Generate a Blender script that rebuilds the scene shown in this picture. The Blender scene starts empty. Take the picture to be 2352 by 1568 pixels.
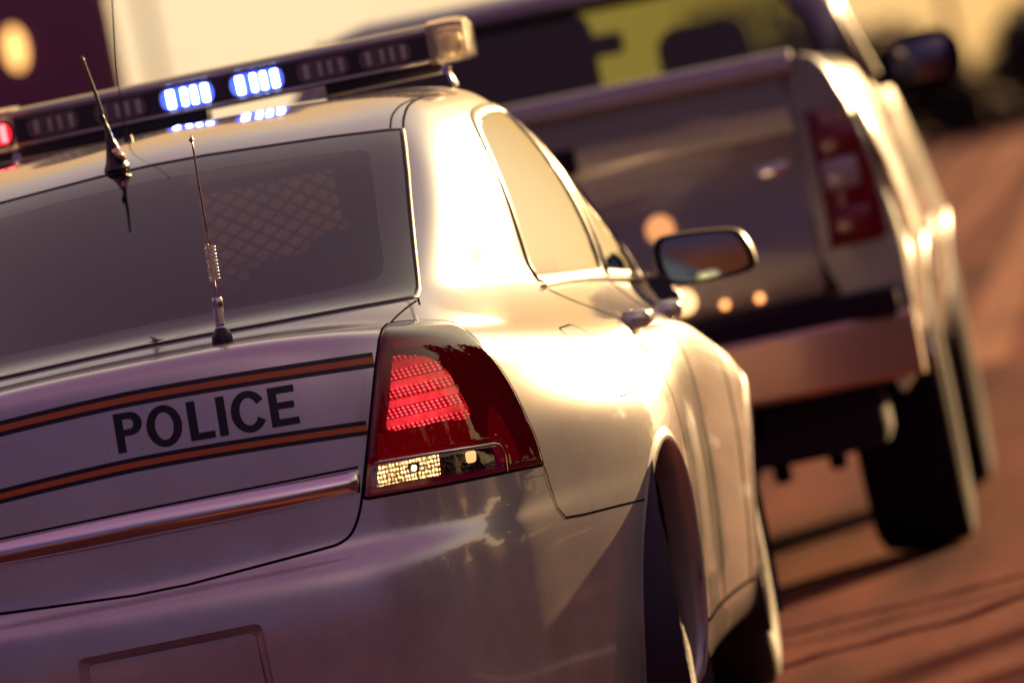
import bpy, bmesh, math, random
import numpy as np
from mathutils import Vector, Matrix
from mathutils.bvhtree import BVHTree
from mathutils.geometry import delaunay_2d_cdt

random.seed(7)
rng = np.random.default_rng(7)
scn = bpy.context.scene
COL = scn.collection
R = math.radians

# ------------------------------------------------------------------ camera
ROLL = R(11.5)
CP = Vector((1.952, -16.0, 1.30))
F_PX, W_PX, H_PX = 19800.0, 2352.0, 1568.0            # focal length in picture widths of 2352
CA, SA = math.cos(ROLL), math.sin(ROLL)
UVP, VVP = 2500.0, 627.0                                # where the road's direction vanishes (unrolled)
cx, cy = W_PX/2, H_PX/2
uc, vc = cx*CA - cy*SA, cx*SA + cy*CA
fwd = Vector(((uc-UVP)/F_PX, 1.0, -(vc-VVP)/F_PX)).normalized()
r0 = fwd.cross(Vector((0, 0, 1))).normalized()
u0 = r0.cross(fwd).normalized()
xr = r0*CA - u0*SA
xu = r0*SA + u0*CA
cam_d = bpy.data.cameras.new('camera')
cam = bpy.data.objects.new('camera', cam_d)
COL.objects.link(cam)
cam.matrix_world = Matrix(((xr.x, xu.x, -fwd.x, CP.x), (xr.y, xu.y, -fwd.y, CP.y), (xr.z, xu.z, -fwd.z, CP.z), (0, 0, 0, 1)))
cam_d.sensor_width = 36.0
cam_d.lens = F_PX/W_PX*36.0
cam_d.clip_start = 0.5
cam_d.clip_end = 6000
cam_d.dof.use_dof = True
cam_d.dof.focus_distance = 16.4
cam_d.dof.aperture_fstop = 4.0
scn.camera = cam

def proj(p):
    d = Vector(p) - CP
    w = d.dot(fwd)
    return (cx + F_PX*d.dot(xr)/w, cy - F_PX*d.dot(xu)/w)
def ray(px, py):
    return (fwd*F_PX + xr*(px-cx) - xu*(py-cy)).normalized()
def at_y(px, py, Y):
    d = ray(px, py)
    return CP + d*((Y-CP.y)/d.y)

# ------------------------------------------------------------------ light
SUN_AZ, SUN_EL = R(21), R(10)                            # to the right of straight ahead, above the horizon
sv = Vector((math.sin(SUN_AZ)*math.cos(SUN_EL), math.cos(SUN_AZ)*math.cos(SUN_EL), math.sin(SUN_EL)))
wd = bpy.data.worlds.new('World'); scn.world = wd
wd.use_nodes = True
nt = wd.node_tree; nt.nodes.clear()
wo = nt.nodes.new('ShaderNodeOutputWorld'); bg = nt.nodes.new('ShaderNodeBackground')
sky = nt.nodes.new('ShaderNodeTexSky'); sky.sky_type = 'NISHITA'; sky.sun_disc = False
sky.sun_elevation = SUN_EL; sky.sun_rotation = SUN_AZ
bg.inputs[1].default_value = 0.003
nt.links.new(sky.outputs[0], bg.inputs[0])
# low-sun evening: gold around the sun, dim violet dusk behind the camera
def wn(op, *a):
    n = nt.nodes.new('ShaderNodeMath'); n.operation = op
    for i, v in enumerate(a):
        if isinstance(v, (int, float)): n.inputs[i].default_value = v
        else: nt.links.new(v, n.inputs[i])
    return n.outputs[0]
wtc = nt.nodes.new('ShaderNodeTexCoord'); wsp = nt.nodes.new('ShaderNodeSeparateXYZ'); nt.links.new(wtc.outputs['Generated'], wsp.inputs[0])
WAZ = R(45)
wdot = wn('ADD', wn('MULTIPLY', wsp.outputs[0], math.sin(WAZ)), wn('MULTIPLY', wsp.outputs[1], math.cos(WAZ)))
wr = nt.nodes.new('ShaderNodeValToRGB'); nt.links.new(wn('MULTIPLY_ADD', wdot, .5, .5), wr.inputs[0])
def ramp_stops(node, stops):
    el = node.color_ramp.elements
    el[0].position = stops[0][0]; el[0].color = (*stops[0][1], 1); el[1].position = stops[-1][0]; el[1].color = (*stops[-1][1], 1)
    for p_, c_ in stops[1:-1]:
        e_ = el.new(p_); e_.color = (*c_, 1)
ramp_stops(wr, [(0, (.018, .008, .040)), (.28, (.026, .012, .055)), (.52, (.032, .015, .052)), (.66, (.075, .036, .042)), (.74, (.28, .15, .065)), (.79, (.43, .215, .052)), (.87, (.46, .25, .065)), (1, (.75, .52, .24))])
# the same turn of the compass higher up: faint afterglow behind, paler towards the sun
wr2 = nt.nodes.new('ShaderNodeValToRGB'); nt.links.new(wn('MULTIPLY_ADD', wdot, .5, .5), wr2.inputs[0])
ramp_stops(wr2, [(0, (.028, .012, .050)), (.11, (.044, .019, .068)), (.30, (.36, .215, .235)), (.50, (.20, .13, .15)), (.80, (.36, .30, .24)), (1, (.62, .52, .36))])
wz0 = nt.nodes.new('ShaderNodeMapRange'); wz0.interpolation_type = 'SMOOTHSTEP'; nt.links.new(wsp.outputs[2], wz0.inputs[0])
wz0.inputs[1].default_value = .10; wz0.inputs[2].default_value = .48
wm0 = nt.nodes.new('ShaderNodeMix'); wm0.data_type = 'RGBA'
nt.links.new(wz0.outputs[0], wm0.inputs[0]); nt.links.new(wr.outputs[0], wm0.inputs[6]); nt.links.new(wr2.outputs[0], wm0.inputs[7])
wz = nt.nodes.new('ShaderNodeMapRange'); wz.interpolation_type = 'SMOOTHSTEP'; nt.links.new(wsp.outputs[2], wz.inputs[0])
wz.inputs[1].default_value = .35; wz.inputs[2].default_value = 1.0
wm = nt.nodes.new('ShaderNodeMix'); wm.data_type = 'RGBA'; wm.inputs[7].default_value = (.15, .065, .125, 1)
nt.links.new(wz.outputs[0], wm.inputs[0]); nt.links.new(wm0.outputs[2], wm.inputs[6])
# brighter, paler sky low down where the haze scatters the sun
GAZ, GEL = R(-5.6), R(1.8)
gv = (math.sin(GAZ)*math.cos(GEL), math.cos(GAZ)*math.cos(GEL), math.sin(GEL))
gd = wn('ADD', wn('ADD', wn('MULTIPLY', wsp.outputs[0], gv[0]), wn('MULTIPLY', wsp.outputs[1], gv[1])), wn('MULTIPLY', wsp.outputs[2], gv[2]))
ga = wn('ARCCOSINE', wn('MINIMUM', gd, .9999999))
gg = wn('POWER', 2.718, wn('MULTIPLY', wn('MULTIPLY', ga, ga), -1/(2*R(2.6)**2)))
gc = nt.nodes.new('ShaderNodeMix'); gc.data_type = 'RGBA'; gc.inputs[6].default_value = (0, 0, 0, 1); gc.inputs[7].default_value = (.09, .17, .19, 1)
nt.links.new(gg, gc.inputs[0])
wa = nt.nodes.new('ShaderNodeMix'); wa.data_type = 'RGBA'; wa.blend_type = 'ADD'; wa.inputs[0].default_value = 1
gl_ = Vector((math.sin(R(26))*math.cos(R(8)), math.cos(R(26))*math.cos(R(8)), math.sin(R(8))))
sgd = wn('ADD', wn('ADD', wn('MULTIPLY', wsp.outputs[0], gl_.x), wn('MULTIPLY', wsp.outputs[1], gl_.y)), wn('MULTIPLY', wsp.outputs[2], gl_.z))
sga = wn('ARCCOSINE', wn('MINIMUM', sgd, .9999999))
sgg = wn('POWER', 2.718, wn('MULTIPLY', wn('MULTIPLY', sga, sga), -1/(2*R(9.0)**2)))
sc_ = nt.nodes.new('ShaderNodeMix'); sc_.data_type = 'RGBA'; sc_.inputs[6].default_value = (0, 0, 0, 1); sc_.inputs[7].default_value = (1.0, .88, .56, 1)
nt.links.new(sgg, sc_.inputs[0])
wa0 = nt.nodes.new('ShaderNodeMix'); wa0.data_type = 'RGBA'; wa0.blend_type = 'ADD'; wa0.inputs[0].default_value = 1
nt.links.new(wm.outputs[2], wa0.inputs[6]); nt.links.new(gc.outputs[2], wa0.inputs[7])
nt.links.new(wa0.outputs[2], wa.inputs[6]); nt.links.new(sc_.outputs[2], wa.inputs[7])
bg2 = nt.nodes.new('ShaderNodeBackground'); nt.links.new(wa.outputs[2], bg2.inputs[0]); bg2.inputs[1].default_value = .73
ws_ = nt.nodes.new('ShaderNodeAddShader'); nt.links.new(bg.outputs[0], ws_.inputs[0]); nt.links.new(bg2.outputs[0], ws_.inputs[1])
nt.links.new(ws_.outputs[0], wo.inputs[0])
sd = bpy.data.lights.new('sun', 'SUN'); sd.energy = 5.0; sd.angle = R(0.6); sd.color = (1.0, 0.62, 0.28)
sun = bpy.data.objects.new('sun', sd); COL.objects.link(sun)
sun.rotation_euler = sv.to_track_quat('Z', 'Y').to_euler()
scn.view_settings.view_transform = 'Standard'
scn.view_settings.look = 'None'
scn.view_settings.gamma = 1
scn.view_settings.exposure = 1.35
scn.render.engine = 'CYCLES'

# ------------------------------------------------------------------ helpers
def setp(o, label=None, cat=None, group=None, kind=None):
    for k, v in (('label', label), ('category', cat), ('group', group), ('kind', kind)):
        if v: o[k] = v
    return o
def empty(name, loc=(0, 0, 0), rz=0):
    o = bpy.data.objects.new(name, None); COL.objects.link(o)
    o.location = loc; o.rotation_euler = (0, 0, rz); o.empty_display_size = .2
    return o
def obj(name, me, mat, parent=None, smooth=True):
    o = bpy.data.objects.new(name, me); COL.objects.link(o)
    if mat is not None:
        for m in (mat if isinstance(mat, (list, tuple)) else [mat]): me.materials.append(m)
    if smooth:
        me.polygons.foreach_set('use_smooth', [True]*len(me.polygons))
    if parent is not None: o.parent = parent
    return o
def pyd(name, V, F, mat, parent=None, smooth=True):
    me = bpy.data.meshes.new(name)
    me.from_pydata([tuple(v) for v in V], [], [tuple(int(i) for i in f) for f in F]); me.update()
    return obj(name, me, mat, parent, smooth)
def bmo(name, bm, mat, parent=None, smooth=True, sharp=None, recalc=True):
    if recalc: bmesh.ops.recalc_face_normals(bm, faces=bm.faces)
    me = bpy.data.meshes.new(name); bm.to_mesh(me); bm.free()
    o = obj(name, me, mat, parent, smooth)
    if sharp: me.set_sharp_from_angle(angle=R(sharp))
    return o
def add_box(bm, c, s, bev=0.0, seg=2, rot=None):
    m = Matrix.Translation(Vector(c))
    if rot is not None: m = m @ rot
    m = m @ Matrix.Diagonal((*s, 1))
    r = bmesh.ops.create_cube(bm, size=1.0, matrix=m)
    if bev > 0:
        es = {e for v in r['verts'] for e in v.link_edges}
        bmesh.ops.bevel(bm, geom=list(es), offset=bev, segments=seg, affect='EDGES', profile=.5)
def add_cyl(bm, a, b, ra, rb=None, n=20, caps=True):
    a, b = Vector(a), Vector(b); rb = ra if rb is None else rb
    d = b - a
    m = Matrix.Translation((a+b)/2) @ d.to_track_quat('Z', 'Y').to_matrix().to_4x4()
    bmesh.ops.create_cone(bm, cap_ends=caps, segments=n, radius1=ra, radius2=rb, depth=d.length, matrix=m)
def add_tube(bm, pts, rad, n=10, closed=False):
    pts = [Vector(p) for p in pts]; N = len(pts)
    rads = rad if hasattr(rad, '__len__') else [rad]*N
    rings = []; up = None
    for i, p in enumerate(pts):
        if closed: t = pts[(i+1) % N] - pts[i-1]
        else: t = pts[min(i+1, N-1)] - pts[max(i-1, 0)]
        t.normalize()
        if up is None:
            up = t.orthogonal().normalized()
        up = (up - t*up.dot(t)).normalized()
        s = t.cross(up)
        rings.append([bm.verts.new(p + (up*math.cos(2*math.pi*k/n) + s*math.sin(2*math.pi*k/n))*rads[i]) for k in range(n)])
    M = N if closed else N-1
    for i in range(M):
        a, b = rings[i], rings[(i+1) % N]
        for k in range(n): bm.faces.new((a[k], a[(k+1) % n], b[(k+1) % n], b[k]))
    if not closed:
        bm.faces.new(rings[0][::-1]); bm.faces.new(rings[-1])
def add_lathe(bm, prof, origin, axis='x', n=48, closed=False):
    # prof: (radius, along)
    o = Vector(origin); rings = []
    for r, a in prof:
        ring = []
        for k in range(n):
            t = 2*math.pi*k/n
            if axis == 'x': p = Vector((a, r*math.cos(t), r*math.sin(t)))
            elif axis == 'y': p = Vector((r*math.cos(t), a, r*math.sin(t)))
            else: p = Vector((r*math.cos(t), r*math.sin(t), a))
            ring.append(bm.verts.new(o+p))
        rings.append(ring)
    L = len(rings)
    for i in range(L if closed else L-1):
        a, b = rings[i], rings[(i+1) % L]
        for k in range(n): bm.faces.new((a[k], a[(k+1) % n], b[(k+1) % n], b[k]))
def extrude_profile(bm, prof, y0, y1, cap=True, nseg=1):
    rows = []
    for s in range(nseg+1):
        y = y0+(y1-y0)*s/nseg
        rows.append([bm.verts.new((x, y, z)) for x, z in prof])
    n = len(prof)
    for a, b in zip(rows[:-1], rows[1:]):
        for k in range(n): bm.faces.new((a[k], a[(k+1) % n], b[(k+1) % n], b[k]))
    if cap:
        bm.faces.new(rows[0][::-1]); bm.faces.new(rows[-1])
def crom(pts, per=8, closed=False):
    P = [np.array(p, float) for p in pts]; n = len(P); out = []
    rngi = range(n if closed else n-1)
    for i in rngi:
        p0 = P[i-1] if (closed or i > 0) else 2*P[0]-P[1]
        p1 = P[i]; p2 = P[(i+1) % n]
        p3 = P[(i+2) % n] if (closed or i+2 < n) else 2*P[-1]-P[-2]
        for k in range(per):
            t = k/per
            out.append(.5*((2*p1)+(-p0+p2)*t+(2*p0-5*p1+4*p2-p3)*t*t+(-p0+3*p1-3*p2+p3)*t**3))
    if not closed: out.append(P[-1])
    return np.array(out)
def roundpoly(pts, rad=8, per=5):
    # polygon with its corners rounded; rad one number or one per corner
    P = [np.array(p, float) for p in pts]; n = len(P); out = []
    for i in range(n):
        r = rad[i] if hasattr(rad, '__len__') else rad
        a, b, c = P[i-1], P[i], P[(i+1) % n]
        da, dc = np.linalg.norm(a-b), np.linalg.norm(c-b)
        ra, rc = min(r, da*.49), min(r, dc*.49)
        if r <= 0: out.append(b); continue
        s, e = b+(a-b)/da*ra, b+(c-b)/dc*rc
        for k in range(per+1):
            t = k/per
            out.append((1-t)**2*s+2*t*(1-t)*b+t*t*e)
    return np.array(out)
def resample(P, step, closed=True):
    P = np.array(P, float)
    if closed: P = np.vstack([P, P[:1]])
    out = []
    for a, b in zip(P[:-1], P[1:]):
        d = np.linalg.norm(b-a); k = max(1, int(math.ceil(d/step)))
        for i in range(k): out.append(a+(b-a)*i/k)
    if not closed: out.append(P[-1])
    return np.array(out)
def inside(Q, poly):
    Q = np.atleast_2d(Q); x, y = Q[:, 0], Q[:, 1]; c = np.zeros(len(Q), bool)
    n = len(poly); j = n-1
    for i in range(n):
        xi, yi = poly[i]; xj, yj = poly[j]
        if yi != yj:
            m = ((yi > y) != (yj > y)) & (x < (xj-xi)*(y-yi)/(yj-yi)+xi)
            c ^= m
        j = i
    return c
def near(Q, poly, closed=True):
    # distance to and nearest point of a polyline
    Q = np.atleast_2d(Q).astype(float); P = np.array(poly, float)
    A = P if closed else P[:-1]; B = np.roll(P, -1, 0) if closed else P[1:]
    bd = np.full(len(Q), 1e18); bp = np.zeros_like(Q)
    for a, b in zip(A, B):
        ab = b-a; L = max(ab.dot(ab), 1e-12)
        t = np.clip(((Q-a)@ab)/L, 0, 1)
        p = a+t[:, None]*ab; d = ((Q-p)**2).sum(1)
        m = d < bd; bd[m] = d[m]; bp[m] = p[m]
    return np.sqrt(bd), bp

# ------------------------------------------------------------------ materials
def mat(name, col, rough=.5, metal=0.0, coat=0.0, coat_rough=.03, emit=None, estr=1.0, spec=.5, alpha=1.0, trans=0.0, ior=1.45):
    m = bpy.data.materials.new(name); m.use_nodes = True
    b = m.node_tree.nodes['Principled BSDF']
    b.inputs['Base Color'].default_value = (*col, 1)
    b.inputs['Roughness'].default_value = rough
    b.inputs['Metallic'].default_value = metal
    b.inputs['Coat Weight'].default_value = coat
    b.inputs['Coat Roughness'].default_value = coat_rough
    b.inputs['Specular IOR Level'].default_value = spec
    b.inputs['Transmission Weight'].default_value = trans
    b.inputs['IOR'].default_value = ior
    if emit:
        b.inputs['Emission Color'].default_value = (*emit, 1); b.inputs['Emission Strength'].default_value = estr
    return m
def noise_mix(m, cols, scale=5.0, detail=6, rough=.6, fac=(0.3, 0.7), coord='Object', stretch=None, bump=0.0, bscale=None, target='Base Color'):
    nt = m.node_tree; N = nt.nodes; b = N['Principled BSDF']
    tc = N.new('ShaderNodeTexCoord'); src = tc.outputs[coord]
    if stretch:
        mp = N.new('ShaderNodeMapping'); mp.inputs['Scale'].default_value = stretch
        nt.links.new(src, mp.inputs[0]); src = mp.outputs[0]
    no = N.new('ShaderNodeTexNoise'); no.inputs['Scale'].default_value = scale; no.inputs['Detail'].default_value = detail
    no.inputs['Roughness'].default_value = rough
    nt.links.new(src, no.inputs['Vector'])
    cr = N.new('ShaderNodeValToRGB'); cr.color_ramp.elements[0].position = fac[0]; cr.color_ramp.elements[1].position = fac[1]
    if target == 'Roughness':
        cols = [(c, c, c) for c in cols]
    cr.color_ramp.elements[0].color = (*cols[0], 1); cr.color_ramp.elements[1].color = (*cols[1], 1)
    nt.links.new(no.outputs[0], cr.inputs[0]); nt.links.new(cr.outputs[0], b.inputs[target])
    if bump:
        n2 = N.new('ShaderNodeTexNoise'); n2.inputs['Scale'].default_value = bscale or scale*6; n2.inputs['Detail'].default_value = 5
        nt.links.new(src, n2.inputs['Vector'])
        bp = N.new('ShaderNodeBump'); bp.inputs['Strength'].default_value = bump; bp.inputs['Distance'].default_value = .01
        nt.links.new(n2.outputs[0], bp.inputs['Height']); nt.links.new(bp.outputs[0], b.inputs['Normal'])
    return m
def glass_mat(name, tint, refl_rough=.02, through=.5, dark=(.01, .01, .012), boost=1.0, dusty=False):
    # a pane: what lies behind shows through its tint, the sky shows on it by Fresnel
    m = bpy.data.materials.new(name); m.use_nodes = True; nt = m.node_tree; N = nt.nodes; N.clear()
    o = N.new('ShaderNodeOutputMaterial'); tr = N.new('ShaderNodeBsdfTransparent'); tr.inputs[0].default_value = (*tint, 1)
    df = N.new('ShaderNodeBsdfTranslucent' if dusty else 'ShaderNodeBsdfDiffuse'); df.inputs[0].default_value = (*dark, 1)
    gl = N.new('ShaderNodeBsdfGlossy'); gl.inputs['Roughness'].default_value = refl_rough
    fr = N.new('ShaderNodeFresnel'); fr.inputs[0].default_value = 1.5
    m1 = N.new('ShaderNodeMixShader'); m1.inputs[0].default_value = through
    nt.links.new(df.outputs[0], m1.inputs[1]); nt.links.new(tr.outputs[0], m1.inputs[2])
    mu = N.new('ShaderNodeMath'); mu.operation = 'MULTIPLY'; mu.use_clamp = True; mu.inputs[1].default_value = boost
    nt.links.new(fr.outputs[0], mu.inputs[0])
    m2 = N.new('ShaderNodeMixShader'); nt.links.new(mu.outputs[0], m2.inputs[0])
    nt.links.new(m1.outputs[0], m2.inputs[1]); nt.links.new(gl.outputs[0], m2.inputs[2])
    nt.links.new(m2.outputs[0], o.inputs[0])
    return m

# ------------------------------------------------------------------ the patrol car's skin: one smooth surface from rings of control points
BX = [0,.24,.44,.575,.665,.738,.838,.925,.918,.90,.902,.915,.955,.90,.72,.38,0]
BY = [0,.005,.04,.13,.29,.52,.82,1.22,1.85,2.5,3.1,3.65,4.2,4.68,4.95,5.12,5.16]
WR = [1,1,.95,.8,.6,.4,.2,0,0,0,0,0,0,-.2,-.5,-.9,-1]
WS = [0,.25,.5,.65,.8,.95,1,1,1,1,1,1,1,.9,.7,.35,0]
TZ = [0,0,.1,.3,.6,.85,1,1,1,1,1,1,1,1,1,1,1]
def low(zr, zs, dyr, dxs):
    zf = [1]*11+[.8]+[.5]+[.42]*4                              # the front wing's crown lies lower than the shoulder
    return [(BX[j]+dxs*WS[j], BY[j]+dyr*WR[j], (lambda z: z if z < .6 else .6+(z-.6)*zf[j])(zr*(1-TZ[j])+zs*TZ[j])) for j in range(17)]
ROWS = [low(.21,.19,.06,-.10), low(.22,.20,.0,-.06), low(.30,.28,-.03,-.035), low(.42,.40,-.05,-.018), low(.54,.52,-.055,-.008),
        low(.625,.62,-.05,.0), low(.655,.66,-.035,.0), low(.67,.69,-.003,.0), low(.72,.74,0,0), low(.80,.82,.002,0),
        low(.89,.88,.006,-.012), low(.98,.92,.014,-.025)]
for _r, _d in ((9, -.012), (10, -.034), (11, -.052)):
    for _j, _k in ((6, .6), (7, 1), (8, .8), (9, .3)):
        _x, _y, _z = ROWS[_r][_j]; ROWS[_r][_j] = (_x+_d*_k, _y, _z)
ROWS += [
 [(0,.022,1.055),(.24,.03,1.052),(.435,.068,1.035),(.56,.165,1.01),(.645,.33,.99),(.71,.56,.975),(.77,.86,.96),(.828,1.25,.948),(.852,1.86,.94),(.865,2.5,.925),(.875,3.12,.91),(.89,3.65,.845),(.935,4.18,.77),(.86,4.6,.76),(.69,4.9,.74),(.36,5.05,.74),(0,5.09,.74)],
 [(0,.035,1.092),(.24,.045,1.090),(.43,.085,1.07),(.548,.19,1.045),(.63,.36,1.025),(.695,.6,1.005),(.75,.9,.99),(.805,1.29,.975),(.835,1.88,.965),(.85,2.5,.945),(.862,3.12,.93),(.875,3.65,.865),(.91,4.15,.795),(.83,4.55,.80),(.64,4.84,.785),(.33,4.97,.785),(0,5.0,.785)],
 [(0,.09,1.100),(.235,.10,1.098),(.42,.14,1.080),(.53,.24,1.058),(.61,.42,1.04),(.67,.66,1.022),(.72,.96,1.008),(.765,1.33,.998),(.80,1.9,.99),(.82,2.5,.97),(.832,3.12,.95),(.845,3.65,.895),(.86,4.05,.815),(.76,4.45,.835),(.55,4.7,.83),(.28,4.8,.84),(0,4.83,.845)],
 [(0,.32,1.098),(.23,.33,1.096),(.40,.37,1.085),(.51,.46,1.072),(.58,.62,1.06),(.635,.84,1.048),(.675,1.1,1.04),(.715,1.42,1.032),(.75,1.93,1.028),(.785,2.52,1.008),(.805,3.12,.985),(.815,3.6,.94),(.80,3.9,.86),(.72,4.2,.89),(.5,4.35,.91),(.25,4.4,.92),(0,4.42,.925)],
 [(0,.54,1.118),(.2,.55,1.117),(.37,.585,1.112),(.49,.68,1.107),(.572,.845,1.10),(.610,1.08,1.095),(.64,1.3,1.09),(.672,1.55,1.085),(.70,1.98,1.078),(.735,2.54,1.055),(.76,3.1,1.03),(.775,3.5,1.01),(.755,3.8,1.0),(.65,3.98,1.01),(.42,4.06,1.03),(.2,4.09,1.035),(0,4.1,1.037)],
 [(0,.60,1.15),(.2,.61,1.149),(.368,.645,1.145),(.485,.74,1.14),(.563,.893,1.135),(.597,1.12,1.13),(.625,1.33,1.13),(.655,1.57,1.13),(.685,1.99,1.125),(.72,2.54,1.105),(.742,3.08,1.08),(.752,3.42,1.06),(.725,3.7,1.05),(.625,3.86,1.06),(.41,3.94,1.08),(.2,3.97,1.085),(0,3.98,1.087)],
 [(0,.88,1.29),(.19,.89,1.289),(.36,.92,1.28),(.477,.99,1.27),(.549,1.085,1.265),(.573,1.25,1.262),(.595,1.42,1.26),(.62,1.62,1.26),(.645,2.0,1.265),(.67,2.52,1.26),(.68,2.95,1.24),(.68,3.2,1.22),(.655,3.35,1.21),(.57,3.48,1.22),(.39,3.55,1.24),(.19,3.58,1.25),(0,3.59,1.25)],
 [(0,1.16,1.415),(.18,1.17,1.414),(.345,1.19,1.405),(.465,1.24,1.39),(.524,1.298,1.383),(.54,1.42,1.378),(.56,1.55,1.375),(.58,1.72,1.375),(.60,2.04,1.385),(.618,2.48,1.385),(.62,2.8,1.37),(.61,2.95,1.355),(.585,3.03,1.35),(.51,3.12,1.36),(.36,3.18,1.38),(.18,3.2,1.39),(0,3.21,1.392)],
 [(0,1.30,1.462),(.17,1.31,1.460),(.33,1.33,1.450),(.44,1.37,1.435),(.485,1.43,1.43),(.508,1.52,1.428),(.525,1.64,1.428),(.543,1.79,1.43),(.558,2.08,1.44),(.57,2.45,1.44),(.57,2.68,1.425),(.555,2.78,1.415),(.53,2.84,1.412),(.46,2.92,1.42),(.33,2.97,1.435),(.17,2.99,1.445),(0,3.0,1.447)],
 [(0,1.42,1.483),(.15,1.43,1.481),(.29,1.45,1.474),(.385,1.49,1.463),(.425,1.55,1.46),(.45,1.64,1.46),(.465,1.74,1.462),(.478,1.87,1.464),(.49,2.12,1.472),(.495,2.42,1.472),(.49,2.6,1.46),(.475,2.68,1.452),(.45,2.73,1.45),(.39,2.79,1.455),(.28,2.83,1.465),(.14,2.85,1.472),(0,2.86,1.475)]]
for _r, _dx, _dz in ((-5, .008, 0), (-4, .028, .004), (-3, .03, .014), (-2, .032, .030), (-1, .055, .048)):
    for _j in range(1, 16):
        _f = min(1, max(0, (_j-2)/3)); _x, _y, _z = ROWS[_r][_j]
        ROWS[_r][_j] = (_x+_dx*_f, _y, _z+_dz*(.4+.6*_f))
    for _j in (0, 16):
        _x, _y, _z = ROWS[_r][_j]; ROWS[_r][_j] = (_x, _y, _z+_dz*.4)
for _r, _dx in ((-6, .012), (-5, .030), (-4, .024), (-3, .008)):
    for _j in range(8, 14):
        _x, _y, _z = ROWS[_r][_j]; ROWS[_r][_j] = (_x+_dx*[.3, .7, 1, 1, 1, .7][_j-8], _y, _z)
_top = [(0, 2.0+.55*j/16, 1.545) for j in range(17)]
_mid = [tuple(.55*np.array(a)+.45*np.array(b)+np.array((0, 0, .008))) for a, b in zip(ROWS[-1], _top)]
ROWS += [_mid, _top]
NR = len(ROWS); NC = 32
def full_row(r):
    return [np.array(p, float) for p in r] + [np.array((-r[j][0], r[j][1], r[j][2])) for j in range(15, 0, -1)]
G = [full_row(r) for r in ROWS]
def refl(row): return [row[(32-j) % 32] for j in range(32)]
EXT = [2*np.array(G[0])-np.array(G[1])] + [np.array(r) for r in G] + [np.array(refl(G[NR-2]))]   # one ghost row at each end
EXT = np.array(EXT)                                                   # (NR+2, 32, 3); surface u in [0, NR-1], v in [0, 32)
def bas(t):
    return np.array([(1-t)**3, 3*t**3-6*t**2+4, -3*t**3+3*t**2+3*t+1, t**3])/6
def dbas(t):
    return np.array([-3*(1-t)**2, 9*t**2-12*t, -9*t**2+6*t+3, 3*t**2])/6
def S(u, v, normal=False):
    u = np.clip(np.asarray(u, float), 0, NR-1-1e-9); v = np.asarray(v, float) % NC
    i = np.floor(u).astype(int); j = np.floor(v).astype(int)
    bu, bv = bas(u-i), bas(v-j); du, dv = dbas(u-i), dbas(v-j)
    P = np.zeros(u.shape+(3,)); Pu = np.zeros_like(P); Pv = np.zeros_like(P)
    for a in range(4):
        for b in range(4):
            C = EXT[i+a, (j+b-1) % NC]
            P += (bu[a]*bv[b])[..., None]*C
            if normal:
                Pu += (du[a]*bv[b])[..., None]*C; Pv += (bu[a]*dv[b])[..., None]*C
    if not normal: return P
    n = np.cross(Pv, Pu); n /= np.maximum(np.linalg.norm(n, axis=-1), 1e-12)[..., None]
    return P, n, Pu, Pv
NS = 16                                                               # samples per control cell
# finer near the rear and the right-hand side that the picture looks at
us = np.linspace(0, NR-1, (NR-1)*NS+1); vs = np.arange(NC*NS)/NS
UU, VV = np.meshgrid(us, vs, indexing='ij')
SP, SN, _, _ = S(UU, VV, True)
nu, nv = SP.shape[:2]
V_ = SP.reshape(-1, 3)
idx = np.arange(nu*nv).reshape(nu, nv)
Q_ = np.stack([idx[:-1], np.roll(idx, -1, 1)[:-1], np.roll(idx, -1, 1)[1:], idx[1:]], -1).reshape(-1, 4)
BV = BVHTree.FromPolygons([Vector(p) for p in V_], [tuple(int(k) for k in q) for q in Q_])
def hit(o, d):
    """ray onto the skin: exact point, outward normal, parameters"""
    loc, n, fi, dist = BV.ray_cast(Vector(o), Vector(d))
    if loc is None: return None
    ui, vi = divmod(fi, nv)
    u, v = us[0]+(ui+.5)/NS, (vi+.5)/NS
    o = np.array(o, float); d = np.array(d, float); d = d/np.linalg.norm(d)
    for _ in range(5):
        p, nn, pu, pv = S(np.array(u), np.array(v), True)
        w = p-o; r = w-d*w.dot(d)                     # offset from the ray
        a = pu-d*pu.dot(d); b = pv-d*pv.dot(d)
        A = np.array([[a@a, a@b], [a@b, b@b]]); rhs = -np.array([a@r, b@r])
        det = A[0, 0]*A[1, 1]-A[0, 1]**2
        if abs(det) < 1e-14: break
        s = np.linalg.solve(A, rhs); s = np.clip(s, -.5, .5)
        u = min(max(u+s[0], 0), NR-1-1e-6); v = v+s[1]
    p, nn, _, _ = S(np.array(u), np.array(v), True)
    if np.linalg.norm(p-np.array(loc)) > .03: p = np.array(loc); nn = np.array(n)
    if nn.dot(d) > 0: nn = -nn
    return p, nn
def hit_px(q): return hit(CP, ray(q[0], q[1]))                        # where the photo's point lies on the skin
def hit_side(q): return hit((2.0, q[0], q[1]), (-1, 0, 0))            # (y, z) seen from the right
def hit_rear(q): return hit((q[0], -2.0, q[1]), (0, 1, 0))            # (x, z) seen from behind
def hit_top(q): return hit((q[0], q[1], 3.0), (0, 0, -1))

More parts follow.
